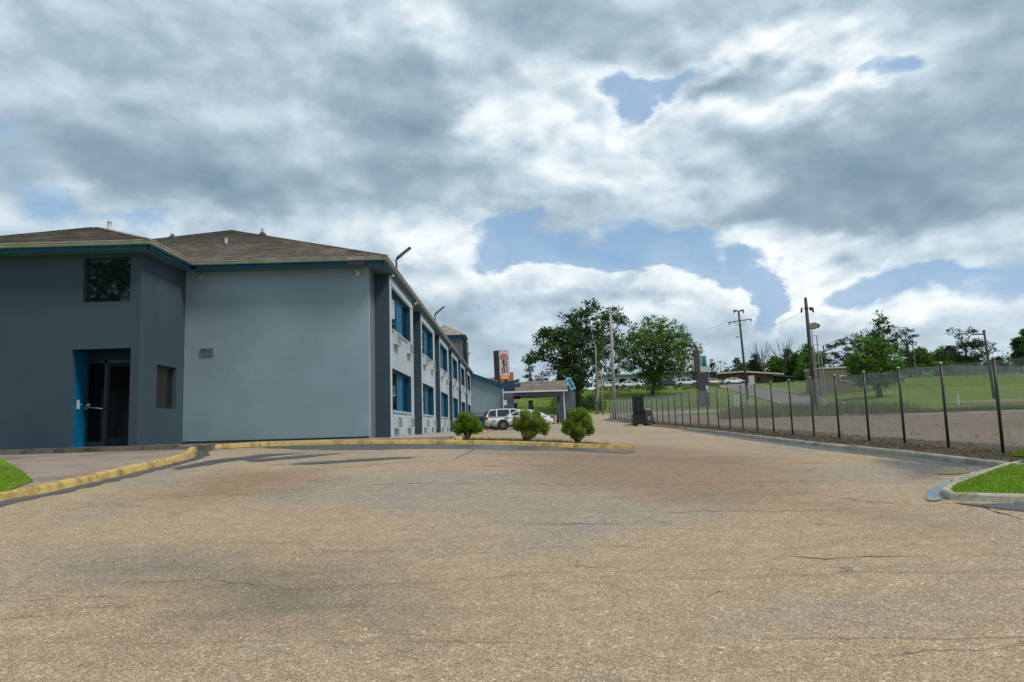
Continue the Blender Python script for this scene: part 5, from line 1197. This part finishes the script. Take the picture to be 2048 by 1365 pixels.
# ---------------------------------------------------------------- utility poles
def upole(label, bx, by, D, tx, ty, r, mat, name='utility_pole', z0=None):
    b = P(bx, by, D); b = Vector((b.x, D, Z(b.x, D) if z0 is None else z0)); top = P(tx, ty, D)-b; t = thing(name, label, 'pole', b)
    m = MB(); m.tube([(0, 0, -.3), top*.5, top], [r, r*.85, r*.68], 10); obj('shaft', m, mat, t, smooth=True); return t, top, b
def arm(t, c, half, thick, tilt=0.0, mat=M_WOODP, ins=3, brace=True, depth=0):
    m = MB(); a = Vector(c)-Vector((half, depth, tilt)); e = Vector(c)+Vector((half, depth, tilt)); m.tube([a, e], thick, 4)
    if brace: m.tube([Vector(c)-Vector((0, 0, half*.5)), Vector(c).lerp(e, .6)], thick*.4, 4); m.tube([Vector(c)-Vector((0, 0, half*.5)), Vector(c).lerp(a, .6)], thick*.4, 4)
    obj('crossarm', m, mat, t)
    for k in range(ins):
        p = a.lerp(e, .03+.94*k/max(1, ins-1)); m = MB(); m.lathe(p, [(.05, -.02), (.10, -.14), (.07, -.20), (.10, -.26), (.05, -.40)], 8); obj('insulator', m, M_DKGREY, t)
t, top, b = upole('dark utility pole with double crossarms beyond the fence', 1497, 812, 110, 1477, 622, .20, M_WOODP)
arm(t, top+Vector((0, -.1, -.05)), .75, .09, 0, ins=2, brace=False)
m = MB(); m.box((top.x-.75, -.25, top.z-.1), (top.x-.3, .2, top.z+.12)); m.box((top.x+.3, -.25, top.z-.1), (top.x+.75, .2, top.z+.12)); obj('switch_gear', m, M_DKGREY, t)
arm(t, P(1480, 642, 110)-b, 1.75, .09, .22)
m = MB(); q = P(1480, 674, 110)-b; m.tube([q, q+Vector((-.35, 0, .12)), q+Vector((-.6, 0, .06))], .04, 6); m.lathe(q+Vector((-.45, 0, -.02)), [(.22, -.02), (.18, .10), (.05, .16)], 10); obj('street_lamp_head', m, M_GREYM, t)
P1w = [b+P(1480, 642, 110)-b]
t, top, b = upole('thick brown utility pole behind the fence with short crossarm', 1632, 832, 62, 1611, 598, .19, M_WOODP)
arm(t, P(1613, 617, 62)-b+Vector((0, -.12, 0)), .52, .05, 0, ins=2, brace=False); m = MB(); m.lathe(top, [(.10, 0), (.12, .05), (.08, .12)], 8); obj('pole_cap', m, M_DKGREY, t)
m = MB(); q = P(1622, 618, 62)-b; m.lathe(q, [(.10, -.14), (.14, -.10), (.14, .10), (.08, .14)], 10); obj('transformer', m, M_DKGREY, t)
t, top, b = upole('pale grey utility pole leaning before the spreading tree', 1230, 842, 73, 1221, 628, .19, M_CONCPOLE)
for (bx, by, tx, ty, D, lab) in ((1195, 826, 1191, 690, 106, 'left thin pole under the spreading tree'), (1206, 832, 1202, 740, 104, 'right shorter thin pole under the spreading tree')):
    upole(lab, bx, by, D, tx, ty, .13, M_WOODG, 'thin_pole')
t, top, b = upole('dark lamp pole at right behind the last fence panels', 1989, 800, 84, 1968, 664, .16, M_WOODP)
arm(t, P(1957, 669, 84)-b, .75, .10, 0, ins=0, brace=False); m = MB(); m.lathe(top, [(.12, -.1), (.2, .05), (.1, .2)], 8); obj('lamp_head', m, M_DKGREY, t)
upole('thin brown pole between the field tree and far trees', 1832, 752, 138, 1824, 676, .16, M_WOODG, 'thin_pole')
upole('dark pole behind the beige building', 1660, 748, 118, 1646, 692, .16, M_WOODP, 'thin_pole')
for (bx, by, tx, ty, D, lab) in ((1442, 762, 1440, 724, 165, 'thin lamp post with flat head above the brick building'), (1456, 760, 1455, 740, 170, 'shortest thin lamp post above the brick building'), (1476, 762, 1473, 717, 160, 'thin lamp post left of the dark utility pole')):
    t, top, b = upole(lab, bx, by, D, tx, ty, .09, M_DKGREY, 'lamp_post'); m = MB(); m.box((top.x-.45, -.15, top.z-.05), (top.x+.45, .15, top.z+.12)); obj('lamp_head', m, M_DKGREY, t)
# siren on its frame beside the thick pole
b = P(1637, 800, 70); b = Vector((b.x, 70, Z(b.x, 70))); t = thing('siren_tower', 'slim metal frame tower carrying a tan siren beside the thick pole', 'tower', b)
for px, pt, r, nm in ((1623, 660, .05, 'leg'), (1633, 672, .05, 'leg'), (1626, 690, .07, 'leg'), (1641, 700, .05, 'leg')):
    top = P(px, pt, 70)-b; foot = P(px+13, 800, 70)-b; foot.z = -.1; m = MB(); m.tube([foot, top], r, 6); obj(nm, m, M_GREYM if r < .06 else M_WOODG, t)
for py in (672, 690, 708, 726): m = MB(); a = P(1624+(py-672)*.09, py, 70)-b; e = P(1638+(py-672)*.09, py, 70)-b; m.tube([a, e], .035, 4); obj('rung', m, M_GREYM, t)
q = P(1625, 652, 70)-b; m = MB(); m.prism([(q.x-.45, q.z-.25), (q.x+.25, q.z-.32), (q.x+.40, q.z), (q.x+.2, q.z+.30), (q.x-.40, q.z+.2)], 1, -.35, .35); obj('siren', m, plain('tan_siren', (.24, .20, .13), .6), t)
m = MB(); m.lathe((q.x+.45, -.2, q.z), [(.10, 0), (.24, .1), (.24, .3), (.1, .4)], 10, axis=1); obj('siren_horn', m, M_DKGREY, t)
# cables
def cable(a, b, sag, r=.018):
    pts = [Vector(a).lerp(Vector(b), k/14)-Vector((0, 0, sag*4*(k/14)*(1-k/14))) for k in range(15)]; return pts, r
cb_ = [(P(1989-18, 712, 84), P(2200, 700, 84), .5, 'sagging cable right of the dark lamp pole'), (P(1989-18, 716, 84), P(2200, 705, 84), .6, 'lower cable right of the dark lamp pole'), (P(1456, 642, 110), P(1221, 655, 73), 1.5, 'thin cable from the crossarm pole to the pale pole'),
       (P(1500, 638, 110), P(1612, 617, 62), 1.2, 'thin cable between the two dark utility poles')]
for a, b_, sg_, lab in cb_:
    pts, r = cable(a, b_, sg_, .012); m = MB(); m.tube(pts, r, 4); obj('cable', m, M_DKGREY, label=lab, category='cable')
# ---------------------------------------------------------------- pylon sign, tall sign board, small signs
b = P(1408, 812, 113); b = Vector((b.x, 113, Z(b.x, 113))); t = thing('pylon_sign', 'tall dark pylon sign with green emblem panel beyond the fence', 'sign', b); s = 113/F
def zz(py): return (P(1408, py, 113)-b).z
m = MB(); m.prism([(-.80, -.2), (.82, -.2), (.78, zz(745)), (-.85, zz(745))], 1, -.5, .5); obj('column', m, plain('pylon_grey', (.055, .058, .068), .7), t)
m = MB(); m.prism([(-1.05, zz(745)), (-.35, zz(745)), (-.45, zz(706)), (-.60, zz(697)), (-1.10, zz(700))], 1, -.45, .45); obj('side_slab', m, plain('pylon_brown', (.085, .06, .045), .7), t)
m = MB(); m.box((-.34, -.35, zz(745)), (.72, .35, zz(734))); obj('white_band', m, M_OFFW, t)
m = MB(); m.box((-.34, -.30, zz(734)), (.72, .30, zz(712))); gp_ = obj('sign_panel', m, plain('pale_aqua_panel', (.16, .38, .38), .4), t)
m = MB(); h0, h1 = zz(733), zz(713)
for k in range(4): w = .42-.09*k; z0 = h0+(h1-h0)*k*.22; m.prism([(.32-w, z0), (.32+w, z0), (.32, z0+(h1-h0)*.36)], 1, -.33-.004*k, -.30)
obj('tree_emblem', m, plain('emblem_green', (.004, .13, .10), .4), gp_)
m = MB(); m.box((.28, -.53, zz(786)), (.74, -.50, zz(772))); np_ = obj('notice_panel', m, plain('pale_teal_notice', (.25, .50, .52), .4), t)
for k in range(3): m = MB(); m.box((.33, -.536, zz(784)+.12+k*.32), (.69, -.531, zz(784)+.26+k*.32)); obj('text_line', m, M_WHITE, np_)
b = P(1008, 760, 100); gz_ = Z(b.x, 100); zc = P(1008, 760, 100).z; t = thing('tall_sign', 'tall white and red sign board above the lobby roof, black on its side', 'sign', (b.x-.15, 100, gz_), math.radians(38)); H0, H1 = zc-gz_, P(1008, 702, 100).z-gz_
m = MB(); m.prism([(-.85, H0), (.95, H0), (.75, H1), (-.95, H1)], 1, -.4, .75); obj('case', m, M_BLACK, t)
m = MB(); m.prism([(-.80, H0+.55), (.88, H0+.55), (.72, H1-.06), (-.90, H1-.06)], 1, -.415, -.402); fc = obj('sign_face', m, plain('sign_face_white', (.50, .38, .40), .4), t)
m = MB(); m.prism([(-.82, H0+.03), (.92, H0+.03), (.88, H0+.54), (-.80, H0+.54)], 1, -.416, -.402); obj('lower_face', m, M_ORANGE, t)
def strip(mb, pts, w, y):
    for a, b in zip(pts, pts[1:]):
        a = Vector((a[0], 0, a[1])); b = Vector((b[0], 0, b[1])); d = (b-a).normalized(); n = Vector((-d.z, 0, d.x))*w
        mb.add([(p.x, y, p.z) for p in (a+n, b+n, b-n, a-n)], [(0, 1, 2, 3)])
zc_ = H1-1.15; m = MB(); strip(m, [(-.05+.62*math.cos(a), zc_+.62*math.sin(a)) for a in np.linspace(-.2, math.pi+.2, 14)], .10, -.420); obj('red_arch', m, M_RED, fc)
m = MB(); strip(m, [(-.05+.38*math.cos(a), zc_+.38*math.sin(a)) for a in np.linspace(0, 6.28, 14)], .06, -.421); strip(m, [(-.05, zc_+.2), (-.10, zc_-1.1), (.05, zc_-1.9)], .12, -.421); strip(m, [(-.45, zc_-.4), (.0, zc_-.9), (.55, zc_-.3)], .07, -.421); strip(m, [(.35, zc_-.7), (.5, zc_-1.9)], .09, -.421); strip(m, [(-.4, zc_-1.2), (-.3, zc_-2.0)], .09, -.421); obj('dark_lettering', m, M_BLACK, fc)
m = MB(); strip(m, [(-.5, H0+.28), (.6, H0+.28)], .07, -.42); obj('lower_text', m, M_OFFW, fc)
for x in (-.6, .6): m = MB(); m.box((x-.12, .0, -.2), (x+.12, .25, H0)); obj('sign_post', m, M_BLACK, t)
b = P(985, 762, 118); t = thing('orange_roof_building', 'far building with orange wavy roof edge behind the tall sign', 'building', (b.x, 118, Z(b.x, 118))); gz_ = Z(b.x, 118); zt_ = P(985, 757, 118).z-gz_
m = MB(); m.box((-5, 0, -.3), (4, 6, zt_-.6)); obj('wall', m, plain('tan_wall', (.40, .33, .25), .8), t)
m = MB(); m.prism([(-6, zt_+.1), (-3, zt_-.25), (0, zt_-.1), (2.2, zt_+.7), (3.4, zt_+.9), (3.4, zt_-.6), (-6, zt_-.6)], 1, -.3, 6.2); obj('roof_edge', m, M_ORANGE, t)
m = MB(); m.prism([(-6, zt_+.32), (-3, zt_-.03), (0, zt_+.12), (2.2, zt_+.92), (2.2, zt_+.72), (0, zt_-.08), (-3, zt_-.23), (-6, zt_+.12)], 1, -.34, 6.24); obj('roof_trim', m, M_OFFW, t)
for (px, py, D, w, h, sh, col, lab) in ((1474, 822, 100, .62, 1.55, 'box', M_OFFW, 'white upright sign board left of the crossarm pole'), (1502, 812, 100, .8, 1.0, 'round', M_OFFW, 'round white sign right of the crossarm pole'),
        (1651, 806, 74, .42, .60, 'box', M_OFFW, 'small white notice on a post right of the thick pole'), (1917, 806, 76, .14, .9, 'post', M_OFFW, 'short white marker post at the edge of the green field')):
    p = P(px, py, D); gz_ = Z(p.x, D); t = thing('small_sign', lab, 'sign' if sh != 'post' else 'marker post', (p.x, D, gz_))
    if sh == 'post': m = MB(); m.box((-.08, -.05, 0), (.08, .05, 1.0)); obj('post', m, col, t); m = MB(); m.prism([(-.08, 1.0), (.08, 1.0), (0, 1.08)], 1, -.05, .05); obj('cap', m, col, t); continue
    for x in (-w*.35, w*.35): m = MB(); m.box((x-.04, 0, -.1), (x+.04, .06, h+.5)); obj('post', m, M_GREYM, t)
    m = MB()
    if sh == 'box': m.box((-w/2, -.05, .5), (w/2, 0, .5+h))
    else: m.lathe((0, -.05, .5+h/2), [(w/2, 0), (w/2, .05)], 18, axis=1)
    pn = obj('panel', m, col, t)
    for k in range(3): m = MB(); m.box((-w*.33, -.056, .5+h*(.25+.22*k)), (w*.33, -.051, .5+h*(.25+.22*k)+h*.09)); obj('text_line', m, M_DKGREY, pn)
# ---------------------------------------------------------------- far buildings
t = thing('blue_grey_building', 'long low white and blue grey building behind the cars on the bank', 'building', (30, 152, Z(30, 152)))
m = MB(); m.box((-11, 0, -.5), (12, 9, 3.0)); obj('wall', m, plain('far_white_wall', (.48, .55, .58), .8), t)
m = MB(); m.box((-11.5, -.6, 3.0), (12.5, 9.5, 3.3)); obj('roof', m, plain('far_roof_blue', (.10, .18, .20), .7), t)
for k in range(9):
    m = MB(); m.box((-10+k*2.4, -.06, .9), (-8.7+k*2.4, 0, 2.4)); w_ = obj('window', m, M_FRAME, t); m = MB(); m.box((-9.9+k*2.4, -.08, 1.0), (-8.8+k*2.4, -.061, 2.3)); obj('pane', m, M_GLASS, w_)
t = thing('brick_building', 'low red brown brick building with white roof edge at the driveway top', 'building', (50, 165, Z(50, 165)))
m = MB(); m.prism([(-7, -.5), (9, -.5), (9, 2.4), (2, 3.1), (-7, 2.7)], 1, 0, 10); obj('wall', m, plain('brick_brown', (.14, .075, .06), .9, var=.2), t)
m = MB(); m.prism([(-7.6, 2.72), (2, 3.12), (11, 2.3), (11, 2.6), (2, 3.45), (-7.6, 3.05)], 1, -1, 10.5); obj('roof', m, plain('far_white_roof', (.50, .46, .42), .7), t)
for k in range(5): m = MB(); m.box((-6+k*2.8, -.08, .8), (-4.8+k*2.8, 0, 2.0)); w_ = obj('window', m, M_DKGREY, t); m = MB(); m.box((-5.9+k*2.8, -.1, .9), (-4.9+k*2.8, -.081, 1.9)); obj('pane', m, M_GLASS, w_)
m = MB(); m.box((3.0, -1.2, 0), (4.2, 0, 2.3)); obj('doorway', m, plain('pale_door_frame', (.5, .48, .42), .7), t)
m = MB(); m.prism([(8.5, 2.1), (18, 1.2), (18, 1.4), (8.5, 2.4)], 1, -1, 5); obj('canopy', m, M_DKGREY, t)
b = P(1672, 770, 112); t = thing('beige_building', 'flat roofed tan building with window unit beside the siren tower', 'building', (b.x, 112, Z(b.x, 112))); hh = P(1672, 737, 112).z-Z(b.x, 112)
m = MB(); m.box((-2.2, 0, -1), (2.6, 6, hh)); obj('wall', m, plain('tan_block', (.19, .15, .105), .9, var=.2), t)
m = MB(); m.box((-2.3, -.1, hh), (2.7, 6.1, hh+.2)); obj('parapet', m, M_OFFW, t)
m = MB(); m.box((.6, -.12, hh-2.0), (2.0, 0, hh-1.1)); w_ = obj('window', m, M_OFFW, t); m = MB(); m.box((.75, -.14, hh-1.85), (1.85, -.121, hh-1.25)); obj('pane', m, M_GLASS, w_)
m = MB(); m.lathe((-.3, 2, hh+.2), [(.25, 0), (.25, .5), (.3, .5), (.3, .62)], 10); obj('roof_vent', m, M_OFFW, t)
# far chain link fence on the ridge
pts = [P(x, y, D) for x, y, D in ((1800, 757, 138), (1850, 757, 140), (1900, 754, 138), (1950, 752, 130), (2000, 747, 122), (2060, 742, 115), (2130, 738, 108))]
pts = [(p.x, p.y, Z(p.x, p.y)) for p in pts]; t = thing('ridge_fence', 'distant grey chain link fence along the ridge at right', 'fence', pts[0]); q0 = Vector(pts[0])
fp = resample([p[:2] for p in pts], 3.0); base = None; rails = []
for p in fp:
    if base is None: m = MB(); m.tube([(0, 0, -.2), (0, 0, 1.9)], .045, 5); base = m.mesh('post', M_GREYM)
    o = obj('post', base, None, t); o.location = Vector((p[0], p[1], Z(*p)))-q0; rails.append(Vector((p[0], p[1], Z(*p)+1.85))-q0)
m = MB(); m.tube(rails, .035, 4); obj('top_rail', m, M_GREYM, t)
m = MB()
for a, c in zip(rails, rails[1:]):
    for k in range(20):
        e = a.lerp(c, k/20); m.tube([e, a.lerp(c, min(1, (k+3)/20))-Vector((0, 0, 1.8))], .012, 3, cap=False); m.tube([e-Vector((0, 0, 1.8)), a.lerp(c, min(1, (k+3)/20))], .012, 3, cap=False)
obj('wire_mesh', m, M_ALU, t, kind='stuff')
# big trees behind the photographer's left, mirrored in the entrance window
r_ = random.Random(77)
t = thing('oak_tree', 'large dark tree behind the camera, mirrored in the upper window of the entrance wing', 'tree', gz(-31, -14)); m = MB(); lf = MB()
m.tube([(0, 0, -.3), (.2, 0, 4), (.5, 0, 9)], [.55, .42, .3], 9)
for k in range(34):
    a = r_.uniform(0, 6.28); rr_ = r_.uniform(1, 7.5); q = Vector((math.cos(a)*rr_, math.sin(a)*rr_*.8, r_.uniform(7, 20))); m.tube([(.3, 0, r_.uniform(4, 9)), q*.6+Vector((0, 0, 1)), q], [.16, .1, .04], 5)
    leaf_cloud(lf, q, (1.9, 1.9, 1.3), 220, .42, r_)
obj('trunk', m, M_BARK, t); obj('crown', lf, M_LEAF_D, t)
# small litter
def litter(px, py, lab, s=.05):
    g = G(px, py, .05); m = MB(); r_ = random.Random(px); m.add([(r_.uniform(-s, s), r_.uniform(-s, s), r_.uniform(0, s*.8)) for _ in range(6)], [(0, 1, 2), (2, 1, 3), (3, 4, 5), (0, 4, 2)]); o = obj('litter', m, M_OFFW, label=lab, category='litter'); o.location = g+Vector((0, 0, .09))
litter(10, 948, 'white scrap of litter lying on the lawn by the yellow kerb', .07); litter(1735, 897, 'white scrap of litter on the soil under the fence', .05)
